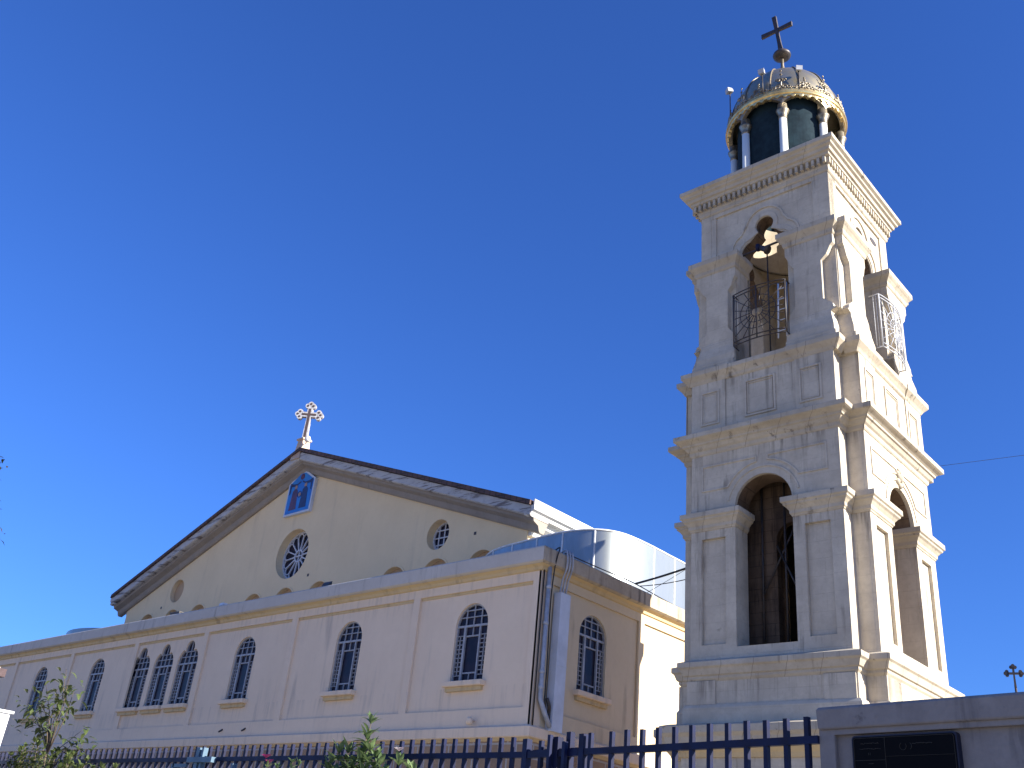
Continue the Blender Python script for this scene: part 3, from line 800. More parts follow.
# ---- upper gable
YG = 24.8
GX0, GX1 = CX0 - 14.25, CX0 + 14.25
PZ, EZ, EH = 17.55, 12.2, 14.95
slope = (PZ - EZ) / EH
def gy(u, d, z): return (u, YG + d, z)
zr = lambda x: PZ - .42 - abs(x - CX0) * slope
gout = [(GX0, 8.1), (GX1, 8.1), (GX1, zr(GX1)), (CX0, zr(CX0)), (GX0, zr(GX0))]
blind = [b for c in (-46.35, CX0, -27.25) for b in (c - 2.42, c, c + 2.42)]
def blindc(x): return arch(x, .76, 8.6, 10.42, 14)
RO = circle(-36.95, 12.78, 1.17, 40); SR = circle(-27.36, 12.18, .62, 28); SL = circle(-46.42, 12.15, .60, 28)
mb = MB(); mb.slab([gout, RO, SR, SL] + [blindc(x) for x in blind], 0, .42, gy)
mb.build('gable_wall', M['gable'], church, CO)
for x in blind:
    mb = MB(); mb.slab([arch(x, .78, 8.6, 10.42, 14)], .22, .30, gy); mb.build('blocked_opening', M['blind'], church, CO)
mb = MB(); mb.slab([circle(-46.42, 12.15, .62, 28)], .22, .30, gy); mb.build('blocked_roundel', M['blind'], church, CO)
for x in blind:
    hb = MB(); hb.strip(arc(x, 10.42, .80, 0, 180, 16), .07, -.025, .02, gy); hb.build('arch_hood', M['gable'], church, CO)
# rose window
rb = MB()
rc = (-36.95, 12.78)
rb.strip(circle(*rc, 1.12, 40), .08, .36, .44, gy, closed=True)
rb.strip(circle(*rc, .27, 24), .06, .36, .44, gy, closed=True)
rb.strip([(rc[0] - .25, rc[1]), (rc[0] + .25, rc[1])], .05, .37, .43, gy); rb.strip([(rc[0], rc[1] - .25), (rc[0], rc[1] + .25)], .05, .372, .428, gy)
for i in range(14):
    a = 2 * PI * i / 14 + .1; c, s = math.cos(a), math.sin(a)
    rb.strip([(rc[0] + .28 * c, rc[1] + .28 * s), (rc[0] + .93 * c, rc[1] + .93 * s)], .055, .37, .43, gy)
    a2 = a + PI / 14
    rb.strip([(rc[0] + 1.0 * math.cos(a2) + .19 * math.cos(a2 + R(t)), rc[1] + 1.0 * math.sin(a2) + .19 * math.sin(a2 + R(t)))  for t in range(-95, 96, 38)] if False else
             [(rc[0] + (.93 + .14 * math.cos(R(t))) * math.cos(a2 + R(t) * .142), rc[1] + (.93 + .14 * math.cos(R(t))) * math.sin(a2 + R(t) * .142)) for t in range(-90, 91, 30)], .045, .375, .425, gy)
rw = rb.build('rose_window', M['lead'], church, CO)
gb = MB(); gb.slab([circle(*rc, 1.18, 40)], .45, .47, gy); gb.build('pane', M['glass'], rw, CO)
rb = MB(); c0 = (-27.36, 12.18)
rb.strip(circle(*c0, .58, 28), .07, .34, .40, gy, closed=True)
for d in (-.30, 0, .30):
    L = math.sqrt(.58 ** 2 - d * d)
    rb.strip([(c0[0] + d, c0[1] - L), (c0[0] + d, c0[1] + L)], .045, .35, .39, gy)
    rb.strip([(c0[0] - L, c0[1] + d), (c0[0] + L, c0[1] + d)], .045, .352, .388, gy)
rw = rb.build('round_window', M['lead'], church, CO)
gb = MB(); gb.slab([circle(*c0, .63, 28)], .41, .43, gy); gb.build('pane', M['glass'], rw, CO)
# small wall vents
for x, z in ((-35.4, 11.58), (-25.3, 11.9), (-47.6, 11.4)):
    vb = MB(); vb.box(x - .06, x + .06, YG - .01, YG + .05, z - .06, z + .06); vb.build('wall_vent', M['iron'], church, CO)

# raking cornice: profile in (forward, perpendicular) swept along both slopes
def rake(prof, name, mat, x_end=EH):
    """prof: list of (protrusion in front of wall, drop below roof line)"""
    mb = MB(); rings = []
    for sx in (-1, 0, 1):
        x = CX0 + sx * x_end; z = PZ - abs(sx) * x_end * slope
        rings.append([(x, YG - p, z - d) for p, d in prof])
    mb.loft(rings)
    return mb.build(name, mat, church, CO)
rake([(-.3, .02), (.72, .02), (.72, .36), (.66, .40), (-.3, .40)], 'raking_fascia', M['rafters'], EH)
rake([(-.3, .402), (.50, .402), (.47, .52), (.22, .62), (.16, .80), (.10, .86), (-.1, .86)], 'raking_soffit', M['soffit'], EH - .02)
mb = MB()
rings = []
for sx in (-1, 0, 1):
    x = CX0 + sx * (EH + .02); z = PZ - abs(sx) * (EH + .08) * slope
    rings.append([(x, YG - .82, z + .02), (x, YG - .80, z + .2), (x, 60, z + .2), (x, 60, z + .02)])
mb.loft(rings)
mb.build('roof', M['tile'], church, CO)
# long eaves at right, running back
def eave(sx):
    mb = MB()
    X = lambda p: CX0 + sx * (14.25 + p)
    zt = EZ
    mb.loft([[(X(p), y, z) for p, z in ((.40, zt - .02), (.80, zt + .0), (.80, zt + .20), (.86, zt + .20), (.86, zt - .18), (.76, zt - .22), (.70, zt - .33), (.40, zt - .33))] for y in (YG - .70, 60)])
    mb.loft([[(X(p), y, z) for p, z in ((-.3, zt - .332), (.46, zt - .332), (.44, zt - .52), (.30, zt - .60), (-.3, zt - .60))] for y in (YG + .02, 60)])
    mb.loft([[(X(p), y, z) for p, z in ((-.3, zt - .602), (.18, zt - .602), (.14, zt - .80), (-.3, zt - .80))] for y in (YG + .04, 60)])
    return mb.build('long_eave', M['soffit_light'], church, CO)
eave(1); eave(-1)
mb = MB(); mb.box(GX1 - .4, GX1, YG + .42, 60, 8.1, EZ - .6); mb.box(GX0, GX0 + .4, YG + .42, 60, 8.1, EZ - .6); mb.box(GX0 + .4, GX1 - .4, 59.6, 60, -1.6, EZ)
mb.build('upper_side_wall', M['plaster_side'], church, CO)

# gable cross on pedestal
px0, py0 = -37.15, 24.35
mb = MB()
mb.loft([[(px0 + w * sx, py0 + w * sy, z) for sx, sy in ((-1, -1), (1, -1), (1, 1), (-1, 1))] for w, z in ((.34, 17.2), (.28, 17.65), (.24, 17.72), (.20, 18.2), (.26, 18.24), (.26, 18.32), (.14, 18.36))])
mb.build('cross_pedestal', M['copper'], church, CO)
def trefoil_cross(mb, inl, o, ang, hh, aw, t=.09, w=.11):
    ca, sa = math.cos(ang), math.sin(ang)
    def m(u, d, z): return (o[0] + ca * u - sa * d, o[1] + sa * u + ca * d, o[2] + z)
    zc = hh - aw
    mb.slab([[(-w, 0), (w, 0), (w * .75, zc - w), (aw * .55, zc - w), (aw * .55, zc + w), (w, zc + w), (w, hh - aw * .45), (-w, hh - aw * .45), (-w, zc + w), (-aw * .55, zc + w), (-aw * .55, zc - w), (-w * .75, zc - w)]], -t, t, m)
    if inl is not None:
        inl.slab([rect(-w * .45, w * .45, .08, hh - aw * .5)], -t - .012, -t + .01, m)
        inl.slab([rect(-aw * .55, aw * .55, zc - w * .4, zc + w * .4)], -t - .014, -t + .01, m)
    r = aw * .27
    for cu, cz in ((-aw * .74, zc), (aw * .74, zc), (0, hh - aw * .26)):
        du, dz = cu, cz - zc; L = math.hypot(du, dz); du /= L; dz /= L
        for k, (a, b) in enumerate(((.62, 0), (0, .8), (0, -.8), (-.2, 0))):
            uu = cu + (a * du - b * dz) * r; zz = cz + (a * dz + b * du) * r
            mb.slab([circle(uu, zz, r * .78, 12)], -t + .003 * k, t - .003 * k, m)
            if inl is not None and k < 3: inl.slab([circle(uu, zz, r * .34, 10)], -t - .012, -t + .01, m)
mb = MB(); inl = MB(); trefoil_cross(mb, inl, (px0, py0, 18.3), R(40), 1.95, .62, .10, .125)
gc = mb.build('gable_cross', M['crosswood'], church, CO); inl.build('cross_inlay', M['crossdark'], gc, CO)
mb = MB(); mb.tube([(px0 + .3, py0 - .1, 18.0), (px0 + .55, py0 - .2, 18.1)], .03, 6)
mb.lathe([(.05, 17.98), (.13, 18.02), (.15, 18.14), (.10, 18.25), (.03, 18.3)], px0 + .6, py0 - .22, 12)
mb.build('cross_lamp', M['whitelamp'], church, CO)
mb = MB(); mb.lathe([(.42, 17.2), (.42, 17.32), (.3, 17.42), (.05, 17.46)], -35.9, 25.1, 14); mb.build('roof_vent', M['tile'], church, CO)

# icon panel
ix = -37.05
ish = [(ix - .98, 14.65), (ix + .98, 14.65), (ix + 1.0, 16.28), (ix + .2, 16.78), (ix - .2, 16.78), (ix - 1.0, 16.28)]
mb = MB(); mb.slab([ish], -.16, 0, gy); ic = mb.build('icon_panel', M['duct'], church, CO)
ins = [(ix + (u - ix) * .91, 15.68 + (z - 15.68) * .91) for u, z in ish]
mb = MB(); mb.slab([ins], -.172, -.15, gy); mb.build('icon_field', M['iblue'], ic, CO)
def robe(cx, w, z0, z1): return [(cx - w, z0), (cx + w, z0), (cx + w * .8, z0 + (z1 - z0) * .5), (cx + w * .7, z1 - .12), (cx + w * .25, z1), (cx - w * .25, z1), (cx - w * .7, z1 - .12), (cx - w * .8, z0 + (z1 - z0) * .5)]
mb = MB(); mb.slab([robe(ix - .38, .27, 14.9, 15.95)], -.182, -.165, gy); mb.build('figure', M['ired'], ic, CO)
mb = MB(); mb.slab([robe(ix + .38, .27, 14.9, 15.95)], -.182, -.165, gy); mb.build('figure', M['inavy'], ic, CO)
for s in (-1, 1):
    mb = MB(); mb.slab([circle(ix + s * .36, 16.03, .10, 12)], -.186, -.165, gy); mb.build('figure_face', M['iskin'], ic, CO)
mb = MB(); mb.slab([circle(ix, 16.50, .15, 14)], -.186, -.165, gy); mb.build('halo', M['ired'], ic, CO)
mb = MB(); mb.slab([circle(ix, 15.62, .10, 12)], -.186, -.165, gy); mb.build('medallion', M['iskin'], ic, CO)
mb = MB()
for s in (-1, 1):
    pts = [(ix + s * .06, 16.30), (ix + s * .3, 16.2), (ix + s * .6, 16.22), (ix + s * .85, 16.3), (ix + s * .84, 15.7), (ix + s * .76, 15.75), (ix + s * .72, 16.1), (ix + s * .4, 16.08), (ix + s * .06, 16.22)]
    mb.slab([pts if s > 0 else pts[::-1]], -.18, -.165, gy)
mb.strip(circle(ix, 15.62, .15, 14), .03, -.184, -.165, gy, closed=True)
mb.build('curtain', M['inavy'], ic, CO)

# ---- curved metal clad apse drum on the aisle roof
plan = [(-25.2, 25.3), (-24.3, 24.72), (-23.4, 24.46), (-22.5, 24.36), (-21.7, 24.28), (-20.95, 24.22), (-20.35, 24.22), (-19.8, 24.32), (-19.35, 24.5), (-19.02, 24.78), (-18.8, 25.15), (-18.68, 25.65), (-18.62, 26.6), (-18.63, 27.8), (-18.66, 29.4), (-18.9, 31.5), (-19.9, 33.4), (-22.0, 34.6), (-24.8, 34.9)]
def smooth_path(P, k=4):
    out = []
    for i in range(len(P) - 1):
        p0 = P[max(i - 1, 0)]; p1 = P[i]; p2 = P[i + 1]; p3 = P[min(i + 2, len(P) - 1)]
        for j in range(k):
            t = j / k
            out.append(tuple(.5 * (2 * b + (c - a) * t + (2 * a - 5 * b + 4 * c - d) * t * t + (-a + 3 * b - 3 * c + d) * t ** 3) for a, b, c, d in zip(p0, p1, p2, p3)))
    return out + [P[-1]]
SPn = smooth_path(plan)
mb = MB(); mb.loft([[(x, y, z) for x, y in SPn] for z in (8.2, 9.4, 11.0)], caps=False, smooth=True, closed=False)
cenx, ceny = -23.0, 29.5
mb.loft([[(x, y, 11.0) for x, y in SPn], [(cenx + (x - cenx) * .6, ceny + (y - ceny) * .6, 11.3) for x, y in SPn], [(cenx + (x - cenx) * .1, ceny + (y - ceny) * .1, 11.4) for x, y in SPn]], caps=False, smooth=True, closed=False)
drum = mb.build('metal_drum', M['galv'], church, CO)
acc = 0; last = SPn[0]; mb = MB(); mb.tube([(x, y, 11.0) for x, y in SPn], .035, 6)
for p in SPn:
    acc += math.dist(p, last)
    if acc > 1.15:
        acc = 0
        dx, dy = p[0] - last[0], p[1] - last[1]; L = math.hypot(dx, dy); dx /= L; dy /= L
        nx, ny = dy, -dx
        mb.loft([[(p[0] - dx * .03, p[1] - dy * .03, z), (p[0] - dx * .02 + nx * .022, p[1] - dy * .02 + ny * .022, z), (p[0] + dx * .02 + nx * .022, p[1] + dy * .02 + ny * .022, z), (p[0] + dx * .03, p[1] + dy * .03, z)] for z in (8.2, 11.0)])
    last = p
mb.build('sheet_seam', M['seam'], drum, CO)
# second drum showing over the far end of the long roof
mb = MB(); mb.loft([[(-51.8 + 3.0 * math.cos(t), 24.75 + 2.2 * math.sin(t), z) for t in [PI + PI * i / 24 for i in range(25)]] for z in (8.2, 10.15)], caps=False, smooth=True, closed=False)
mb.loft([[(-51.8 + 3.0 * f * math.cos(t), 24.75 + 2.2 * f * math.sin(t), z) for t in [PI + PI * i / 24 for i in range(25)]] for f, z in ((1, 10.15), (.5, 10.35), (.05, 10.4))], caps=False, smooth=True, closed=False)
mb.build('metal_drum', M['galv'], church, CO)

# ---- rain pipe, cable duct and conduits at the near corner
XS = XW + .001
mb = MB()
mb.tube([(XS + .10, 20.22, 8.22), (XS + .10, 20.22, 4.75), (XS + .13, 20.20, 4.62), (XS + .16, 20.42, 4.25), (XS + .16, 20.62, 4.0)], .065, 10)
dp = mb.build('downpipe', M['greypipe'], church, CO)
for z in (4.9, 5.3, 6.6, 7.6):
    cb = MB(); cb.lathe([(.08, z), (.085, z + .02), (.085, z + .07), (.08, z + .09)], XS + .10, 20.22, 12); cb.build('pipe_collar', M['greypipe'], dp, CO)
mb = MB(); mb.box(XS - .01, XS + .24, 20.62, 21.05, 3.9, 7.6); mb.box(XS - .01, XS + .25, 20.61, 21.06, 5.6, 5.62)
mb.build('cable_duct', M['duct'], church, CO)
for i in range(3):
    y = 20.70 + i * .12
    cb = MB(); cb.tube(smooth_path([(XW - .1, y + .1, 8.75), (XW + .25, y - .02, 8.84), (XW + .36, y - .05, 8.6), (XW + .34, y - .03, 8.3), (XW + .2, y, 8.0), (XW + .12, y, 7.58)], 4), .028, 7)
    cb.build('conduit', M['greypipe'], church, CO)
mb = MB()
mb.tube(smooth_path([(XW - .1, 20.5, 8.74), (XW + .3, 20.35, 8.8), (XW + .32, 20.25, 8.5), (XW + .2, 20.3, 8.1), (XW + .1, 20.36, 7.2), (XW + .12, 20.38, 5.6), (XW + .14, 20.36, 4.5)], 5), .02, 6)
mb.tube(smooth_path([(XW + .2, 20.75, 8.76), (XW + .3, 21.3, 8.72), (XW + .3, 22.4, 8.74), (XW + .28, 24, 8.78), (XW + .1, 26.5, 8.76), (XW + .1, 30, 8.76)], 4), .018, 6)
mb.build('loose_cable', M['cable'], church, CO)
mb = MB(); mb.tube([(XS + .05, 20.06, 8.1), (XS + .05, 20.06, 3.95)], .022, 6); mb.build('thin_pipe', M['cable'], church, CO)
mb = MB(); mb.tube(smooth_path([(XS + .14, 20.45, 4.7), (XS + .18, 20.52, 4.5), (XS + .12, 20.6, 4.35), (XS + .15, 20.55, 4.1)], 4), .05, 7); mb.build('pipe_bundle', M['iron'], church, CO)

# things resting on the parapet roof
fl2 = tag(empty('floodlight', (-27.66, 20.3, CAM_H + 8.7)), 'small black floodlight sitting on the long parapet below the rose window', 'floodlight')
mb = MB(); mb.loft([[(x * w, -.1 + .25 * z, .16 + z * .3 + y * .11) for x, y in ((-1, -1), (1, -1), (1, 1), (-1, 1))] for w, z in ((.16, -.2), (.22, .1), (.22, .3))]); mb.build('lamp_head', M['iron'], fl2, lift=0)
mb = MB(); mb.box(-.2, .2, -.02, .02, 0, .06); mb.box(-.2, -.17, -.02, .02, 0, .2); mb.box(.17, .2, -.02, .02, 0, .2); mb.build('bracket', M['iron'], fl2, lift=0)
fl3 = tag(empty('junction_box', (-37.6, 20.35, CAM_H + 8.7)), 'small dark box on the long parapet near its left blind arches', 'box')
mb = MB(); mb.box(-.35, .35, -.12, .12, .04, .28); mb.box(-.3, -.2, -.1, .1, 0, .04); mb.box(.2, .3, -.1, .1, 0, .04); mb.box(-.37, .37, -.14, .14, .27, .30); mb.build('casing', M['iron'], fl3, lift=0)
fl4 = tag(empty('lamp', (-34.0, 20.2, CAM_H + 8.7)), 'tiny white lamp lit by sun on the long parapet', 'lamp')
mb = MB(); mb.tube([(0, 0, 0), (0, 0, .10)], .03, 6); mb.build('stem', M['whitelamp'], fl4, lift=0)
mb = MB(); mb.loft([[(x * w + .1 * z, y * w * .6, .1 + z) for x, y in ((-1, -1), (1, -1), (1, 1), (-1, 1))] for w, z in ((.08, 0), (.16, .08), (.14, .16))]); mb.build('lamp_head', M['whitelamp'], fl4, lift=0)
# small wall lamp on the lower band
mb = MB(); mb.lathe([(.03, 3.98), (.09, 4.0), (.09, 4.14), (.04, 4.18)], -19.62, 19.82, 12); mb.tube([(-19.62, 20.0, 4.1), (-19.62, 19.82, 4.1)], .025, 6); mb.build('wall_lamp', M['plaster'], church, CO)
for x in (-31.83, -30.44):
    hb = MB(); hb.tube([(x, 20.01, 4.2), (x - .08, 19.9, 4.1)], .03, 6); hb.build('wall_hook', M['iron'], church, CO)

# ================================================================== WIRES
def wire(p, q, r, sag, lab):
    p, q = Vector(p), Vector(q); mb = MB()
    mb.tube([p.lerp(q, i / 20) - Vector((0, 0, 4 * sag * (i / 20) * (1 - i / 20))) for i in range(21)], r, 6)
    return tag(mb.build('overhead_wire', M['cable']), lab, 'wire', 'wires strung to the bell tower')
wire((XW + .25, 24.1, 8.80), (TX - H + .02, 23.3, 9.0), .035, .05, 'thick black cable from the church parapet to the bell tower')
wire((XW + .25, 24.3, 8.78), (TX - H + .02, 23.6, 8.75), .014, .12, 'thin black wire sagging below the thick cable')
wire((XW - .3, 25.4, 8.9), (TX - H + .02, 23.9, 9.7), .008, .05, 'hair-thin wire rising above the thick cable to the bell tower')
wire((-9.0, 25.9, 11.58), (6.3, 33.55, 13.8), .006, .0, 'thin wire crossing the sky right of the bell tower')

# ================================================================== FENCE
AX, AY = -3.08, 6.4
fd = Vector((-6.05 - AX, 6.83 - AY, 0)).normalized()
RZ = 1.095
def fence_run(label, ts, origin, d, length, z=RZ, tall=None):
    o3 = Vector((origin[0], origin[1], 0)); rot = math.atan2(d.y, d.x)
    root = tag(empty('iron_fence', (o3.x, o3.y, 0), rot), label, 'fence', 'navy railings in front of the church')
    mb = MB()
    mb.box(0, length, -.022, .022, z - .025, z + .025); mb.build('rail', M['fence'], root)
    mb = MB(); mb.box(0, length, -.022, .022, -.75, -.71); mb.build('rail', M['fence'], root)
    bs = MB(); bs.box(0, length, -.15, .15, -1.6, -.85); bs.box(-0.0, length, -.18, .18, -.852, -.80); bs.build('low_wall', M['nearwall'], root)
    pk = MB(); pk.box(-.017, .017, -.017, .017, -.80, z + .15); p0 = None
    for t in ts:
        if p0 is None:
            p0 = pk.build('picket', M['fence'], root); p0.location = (t, 0, 0)
        else:
            c = p0.copy(); C.objects.link(c); c.parent = root; c.location = (t, 0, random.uniform(-.006, .006))
    if tall:
        for t, w, h in tall:
            qb = MB(); qb.box(t - w, t + w, -.03, .03, -.8, z + h); qb.build('post', M['fence'], root)
    return root
random.seed(7)
fence_run('navy iron railing section between the plaque wall and the gate', [.09 + .1665 * i for i in range(12)] + [2.162], (AX, AY), fd, 2.3,
          tall=[(2.485, .03, .19)] if False else None)
# gate with doubled posts
gate = tag(empty('iron_gate', (AX + fd.x * 2.25, AY + fd.y * 2.25, 0), math.atan2(fd.y, fd.x)), 'navy iron gate with doubled posts below the church corner', 'gate')
mb = MB(); mb.box(0.0, .75, -.022, .022, RZ - .03, RZ + .03); mb.box(.05, .70, -.10, -.06, RZ + .005, RZ + .05); mb.box(0, .75, -.022, .022, -.75, -.7); mb.build('gate_rail', M['fence'], gate)
for t, w, dy, h in ((.0, .028, 0, .14), (.09, .017, -.08, .13), (.17, .018, .05, .08), (.245, .026, -.08, .18), (.31, .03, 0, .13), (.345, .017, .06, .14), (.46, .02, -.08, .15), (.52, .018, 0, .11), (.71, .03, 0, .13)):
    qb = MB(); qb.box(t - w, t + w, dy - w, dy + w, -.8, RZ + h); qb.build('gate_post', M['fence'], gate)
mb = MB(); mb.box(.22, .36, -.11, .05, .62, .92); mb.build('lock_box', M['fence'], gate)
fl_start = (AX + fd.x * 3.0, AY + fd.y * 3.0)
fence_run('long navy iron railing running left in front of the church', [.13 + .147 * i for i in range(76)], fl_start, Vector((-1, 0, 0)), 11.4)
# pale blue gate pieces at left
pg = tag(empty('pale_gate', (-11.3, 6.75, 0)), 'pale blue metal gate leaf standing against the navy railing', 'gate')
mb = MB()
for x, w in ((-.32, .03), (.18, .035), (.28, .02), (.95, .02)): mb.box(x - w, x + w, -.03, .03, -1.6, RZ + (.12 if x > 0 and x < .5 else -.06))
mb.build('gate_post', M['gatepaint'], pg)
mb = MB(); mb.box(.02, .55, -.06, .0, RZ - .05, RZ + .01); mb.box(-.32, -.02, -.03, .0, RZ - .10, RZ - .06); mb.box(.75, .97, -.03, .0, RZ - .16, RZ - .12); mb.build('gate_rail', M['gatepaint'], pg)

# ================================================================== PLAQUE WALL
wd = Vector((1, -.146, 0)).normalized()
wall = tag(empty('boundary_wall', (AX, AY, 0), math.atan2(wd.y, wd.x)), 'shaded stained boundary wall with a projecting cap at right', 'wall')
mb = MB()
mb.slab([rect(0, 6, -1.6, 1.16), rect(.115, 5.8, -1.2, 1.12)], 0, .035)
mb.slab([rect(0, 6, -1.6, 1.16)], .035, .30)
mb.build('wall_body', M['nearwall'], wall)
mb = MB(); mb.loft([[(x0, y0, z), (6.1, y0, z), (6.1, y1, z), (x0, y1, z)] for x0, y0, y1, z in ((.015, -.012, .31, 1.155), (.005, -.02, .32, 1.165), (.0, -.025, .325, 1.28), (.012, -.012, .31, 1.297))])
mb.build('wall_cap', M['nearwall'], wall)
def rrect(u0, u1, z0, z1, r, n=5):
    return arc(u0 + r, z0 + r, r, 180, 270, n) + arc(u1 - r, z0 + r, r, 270, 360, n) + arc(u1 - r, z1 - r, r, 0, 90, n) + arc(u0 + r, z1 - r, r, 90, 180, n)
plq = tag(empty('plaque', (AX, AY, 0), math.atan2(wd.y, wd.x)), 'dark rectangular plaque with rounded corners and faint gold lines on the shaded wall', 'plaque')
mb = MB(); mb.slab([rrect(.245, .945, .55, 1.105, .025)], -.012, .036); mb.build('plaque_rim', M['plaquerim'], plq)
mb = MB(); mb.slab([rrect(.255, .935, .56, 1.095, .02)], -.016, -.010); mb.build('plaque_face', M['plaque'], plq)
mb = MB()
mb.strip(rrect(.262, .928, .567, 1.088, .016), .0022, -.018, -.015, closed=True)
mb.strip([(.478, .567), (.478, 1.088)], .0022, -.018, -.015); mb.strip([(.262, .955), (.478, .955)], .002, -.018, -.015); mb.strip([(.478, .975), (.928, .975)], .0012, -.018, -.015)
mb.build('border_lines', M['goldline'], plq)
mb = MB(); rr = random.Random(3)
def scrib(u0, u1, z, h=.006):
    pts = []; u = u0
    while u < u1:
        pts.append((u, z + rr.uniform(-h, h))); u += rr.uniform(.004, .009)
    mb.strip(pts, .0022, -.0185, -.015)
scrib(.31, .44, 1.055, .004); scrib(.30, .45, 1.022, .003); scrib(.66, .80, 1.045, .003)
mb.strip([(.365, .985), (.365, 1.0)], .0025, -.0185, -.015); mb.strip([(.375, .985), (.375, 1.0)], .0025, -.0185, -.015)
mb.strip(arc(.60, 1.03, .022, 120, 400, 12), .002, -.0185, -.015); mb.strip(arc(.635, 1.03, .022, -60, 60, 6), .002, -.0185, -.015)
scrib(.36, .40, .935, .003)
mb.build('lettering', M['goldline'], plq)

# dark metal cross on a post behind the wall
cr = tag(empty('iron_cross', (-1.771 / 6.209 * 11, 11, 0)), 'small dark iron cross on a post rising behind the shaded wall at far right', 'cross')
mb = MB(); k = 11 / 6.209
trefoil_cross(mb, None, (0, 0, 1.312 * k + .02), R(20), .23, .085, .012, .010)
mb.build('cross_head', M['iron'], cr)
mb = MB(); mb.tube([(0, 0, -1.6), (0, 0, 1.312 * k + .05)], .02, 8, r1=.012); mb.build('post', M['iron'], cr)

# ================================================================== LEFT HOUSE
HO = (-24.9, 7.0, 0)
hs = tag(empty('gatehouse', HO), 'small white gatehouse with a dark red eave at the left edge', 'house')
mb = MB(); mb.box(-27.5, -24.0, 5.6, 8.7, -1.6, 2.96); mb.build('wall', M['white'], hs, HO)
mb = MB(); mb.loft([[(-28 + i, 5.2 + i, z), (-23.62 - i, 5.2 + i, z), (-23.62 - i, 9.0 - i, z), (-28 + i, 9.0 - i, z)] for i, z in ((.05, 3.42), (.1, 3.5), (1.5, 4.2))]); mb.build('roof', M['concrete'], hs, HO)
mb = MB(); mb.box(-28.05, -23.58, 5.15, 9.05, 3.25, 3.42); mb.box(-27.8, -23.75, 5.35, 8.9, 2.97, 3.1); mb.build('eave', M['redeave'], hs, HO)
mb = MB(); mb.box(-24.0, -22.54, 5.65, 9.0, -1.6, 2.42); mb.box(-24.05, -22.48, 5.6, 9.05, 2.42, 2.47); mb.build('annex_wall', M['white'], hs, HO)

# ================================================================== PLANTS
def leaf(mb, p, d, L, w, droop=.3, n=4):
    d = Vector(d).normalized(); s = d.cross(Vector((0, 0, 1)))
    if s.length < .1: s = Vector((1, 0, 0))
    s.normalize(); rings = []
    upv = s.cross(d)
    for i in range(n + 1):
        t = i / n; c = Vector(p) + d * (L * t) - Vector((0, 0, droop * L * t * t))
        ww = w * math.sin(PI * min(.97, max(.06, t ** .8))) / 2
        rings.append((c - s * ww + upv * ww * .35, c, c + s * ww + upv * ww * .35))
    vs = [tuple(v) for r in rings for v in r]; fs = []
    for i in range(n):
        for j in range(2): fs.append((i * 3 + j, i * 3 + j + 1, i * 3 + j + 4, i * 3 + j + 3))
    mb.add(vs, fs, True)

def shrub(name, label, cat, base, tips, mat, L=.12, w=.026, seed=1, group=None, per=9, step=.05, bloom=None, span=.5, wh=0):
    rn = random.Random(seed)
    root = tag(empty(name, (base[0], base[1], 0)), label, cat, group)
    O = (base[0], base[1], 0)
    st = MB(); lf = MB()
    for t in tips:
        p0 = Vector((base[0] + rn.uniform(-.12, .12), base[1] + rn.uniform(-.08, .08), -1.6)); p1 = Vector(t)
        mid = p0.lerp(p1, .5) + Vector((rn.uniform(-.08, .08), rn.uniform(-.08, .08), .1))
        pts = [p0.lerp(mid, i / 4) if i < 4 else mid.lerp(p1, (i - 4) / 4) for i in range(9)]
        st.tube(pts, .012, 5, r1=.004)
        top = pts[-1]; dn = (pts[-3] - top).normalized(); s = 0
        while s < span:
            c = top + dn * s
            k = (3 if s > .02 else 5) + wh
            a0 = rn.uniform(0, 6.3)
            for i in range(k):
                a = a0 + 2 * PI * i / k + rn.uniform(-.3, .3); el = rn.uniform(.2, 1.0) if s > .02 else rn.uniform(.7, 1.3)
                leaf(lf, c, (math.cos(a) * math.cos(el), math.sin(a) * math.cos(el), math.sin(el)), L * rn.uniform(.7, 1.15), w * rn.uniform(.8, 1.2), rn.uniform(.1, .5))
            s += step * rn.uniform(.8, 1.3)
    st.build('stem', M['bark'], root, O); lf.build('foliage', mat, root, O)
    if bloom:
        for (bx, by, bz, mm, r) in bloom:
            fb = MB()
            for i in range(7):
                a = i * 2 * PI / 5 + (i > 4) * .6
                leaf(fb, (bx, by, bz + (i > 4) * .01), (math.cos(a), math.sin(a), .7), r, r * .8, .1, 3)
            fb.build('flower', M[mm], root, O)
    return root
rn = random.Random(11)
tips = [(-7.83, 6.55, 1.43), (-7.80, 6.5, 1.28), (-7.70, 6.48, 1.16), (-8.05, 6.5, 1.15), (-8.28, 6.5, 1.06), (-8.22, 6.42, .98), (-8.12, 6.45, 1.14), (-7.95, 6.5, 1.05), (-7.62, 6.5, 1.1), (-7.5, 6.45, 1.02), (-7.28, 6.5, 1.03), (-7.12, 6.5, .98), (-7.0, 6.45, .94), (-7.65, 6.4, .92), (-7.85, 6.4, .97), (-7.38, 6.42, .93), (-8.0, 6.35, .90)]
shrub('oleander_shrub', 'leafy green oleander shrub poking above the navy railing', 'shrub', (-7.7, 6.3), [(x, y, z - .07) for x, y, z in tips], M['leaf'], .19, .048, 2, step=.085, wh=2,
      bloom=[(-7.22, 6.42, 1.08, 'palepink', .06)])
shrub('oleander_shrub', 'small oleander shoot with a pink flower in front of the railing', 'shrub', (-9.1, 6.35), [(-8.92, 6.5, 1.0), (-8.8, 6.5, .97), (-9.1, 6.45, .93), (-9.35, 6.5, .95)], M['leaf'], .11, .028, 5,
      bloom=[(-9.40, 6.5, 1.05, 'pink', .07), (-9.33, 6.5, 1.0, 'pink', .06)])
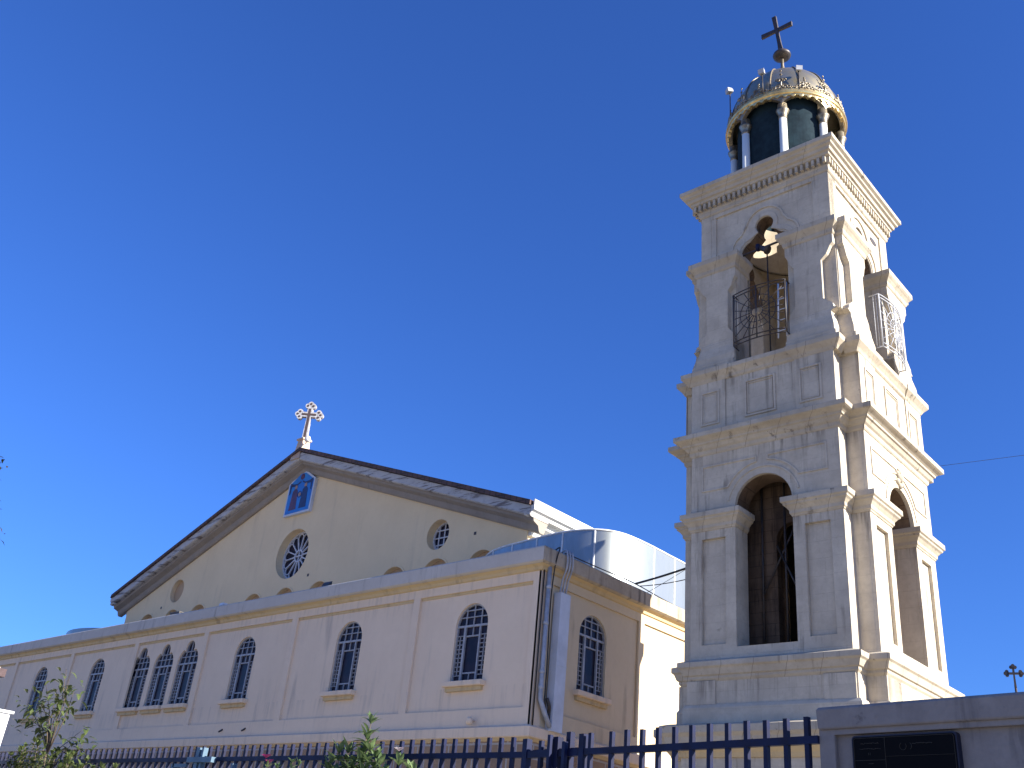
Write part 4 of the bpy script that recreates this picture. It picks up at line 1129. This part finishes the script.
# young tree at left
def young_tree():
    rn = random.Random(21)
    root = tag(empty('young_tree', (-14.3, 6.2, 0)), 'slender young tree with sparse yellow green leaves at left', 'tree'); O = (-14.3, 6.2, 0)
    tr = MB(); lf = MB()
    tr.tube([(-14.3, 6.2, -1.6), (-14.25, 6.3, -.3), (-14.35, 6.4, .7), (-14.55, 6.45, 1.2)], .035, 7, r1=.015)
    ends = [(-15.5, 6.5, 2.02), (-15.75, 6.5, 1.88), (-15.3, 6.5, 1.85), (-15.05, 6.5, 1.72), (-14.8, 6.5, 2.33), (-14.62, 6.5, 2.16), (-14.35, 6.5, 2.02), (-14.9, 6.5, 2.05), (-15.6, 6.5, 1.66), (-15.2, 6.5, 1.56), (-14.7, 6.5, 1.82), (-15.35, 6.5, 2.15), (-13.75, 6.5, 1.45), (-13.6, 6.5, 1.28), (-13.9, 6.5, 1.3), (-14.9, 6.5, 1.45)]
    for e in ends:
        e = Vector(e); s = Vector((-14.5, 6.45, 1.15)) if e.x < -14.2 else Vector((-14.35, 6.4, .75))
        mid = s.lerp(e, .5) + Vector((rn.uniform(-.05, .05), rn.uniform(-.15, .15), .06))
        tr.tube([s, mid, e], .010, 4, r1=.003)
        for j in range(15):
            t = rn.uniform(.62, 1.04); c = s.lerp(e, t) + Vector((rn.gauss(0, .09), rn.gauss(0, .1), rn.gauss(0, .07)))
            a = rn.uniform(0, 6.3); el = rn.uniform(-.7, .5)
            leaf(lf, c, (math.cos(a) * math.cos(el), math.sin(a) * math.cos(el), math.sin(el)), rn.uniform(.08, .14), rn.uniform(.05, .08), .4, 3)
    tr.build('trunk', M['bark'], root, O); lf.build('crown', M['leaf2'], root, O)
young_tree()
rn = random.Random(5)
tips = [(rn.uniform(-15.9, -12.4), rn.uniform(6.0, 6.5), 0) for _ in range(60)]
tips = [(x, y, .98 + .16 * math.sin(x * 2.1) + rn.uniform(-.12, .1)) for x, y, z in tips]
shrub('hedge_shrub', 'low leafy shrub at the foot of the young tree', 'shrub', (-14.2, 6.2), tips, M['leaf2'], .11, .045, 9, span=.35)
# larger tree whose twig tips reach into the left edge
def big_tree():
    rn = random.Random(33); bx, by = -33.5, 9.6
    root = tag(empty('street_tree', (bx, by, 0)), 'tall brownish tree whose twig tips just reach the left edge', 'tree'); O = (bx, by, 0)
    tr = MB(); lf = MB()
    tr.tube([(bx, by, -1.6), (bx + .1, by, 3), (bx, by + .1, 7), (bx + .1, by, 10.6)], .28, 9, r1=.03)
    br = [Vector((-30.95 * 1.0, 9.5, z)) for z in (10.4, 11.2)]
    for i in range(70):
        z = rn.uniform(4.0, 11.0); a = rn.uniform(0, 6.28); Rr = (1.0 if z > 10 else 1.7) * rn.uniform(.4, 1)
        e = Vector((bx - .3 + math.cos(a) * Rr, by + math.sin(a) * Rr, z))
        s = Vector((bx, by, z - rn.uniform(.3, 1.2)))
        tr.tube([s, s.lerp(e, .5) + Vector((0, 0, .12)), e], .04, 5, r1=.008)
        for j in range(200):
            c = s.lerp(e, rn.uniform(.4, 1.0)) + Vector((rn.gauss(0, .16), rn.gauss(0, .16), rn.gauss(0, .16)))
            a2 = rn.uniform(0, 6.3); el = rn.uniform(-1, 1)
            leaf(lf, c, (math.cos(a2) * math.cos(el), math.sin(a2) * math.cos(el), math.sin(el)), rn.uniform(.14, .24), .09, .3, 2)
    tr.build('trunk', M['bark'], root, O); lf.build('crown', M['leafdark'], root, O)
big_tree()
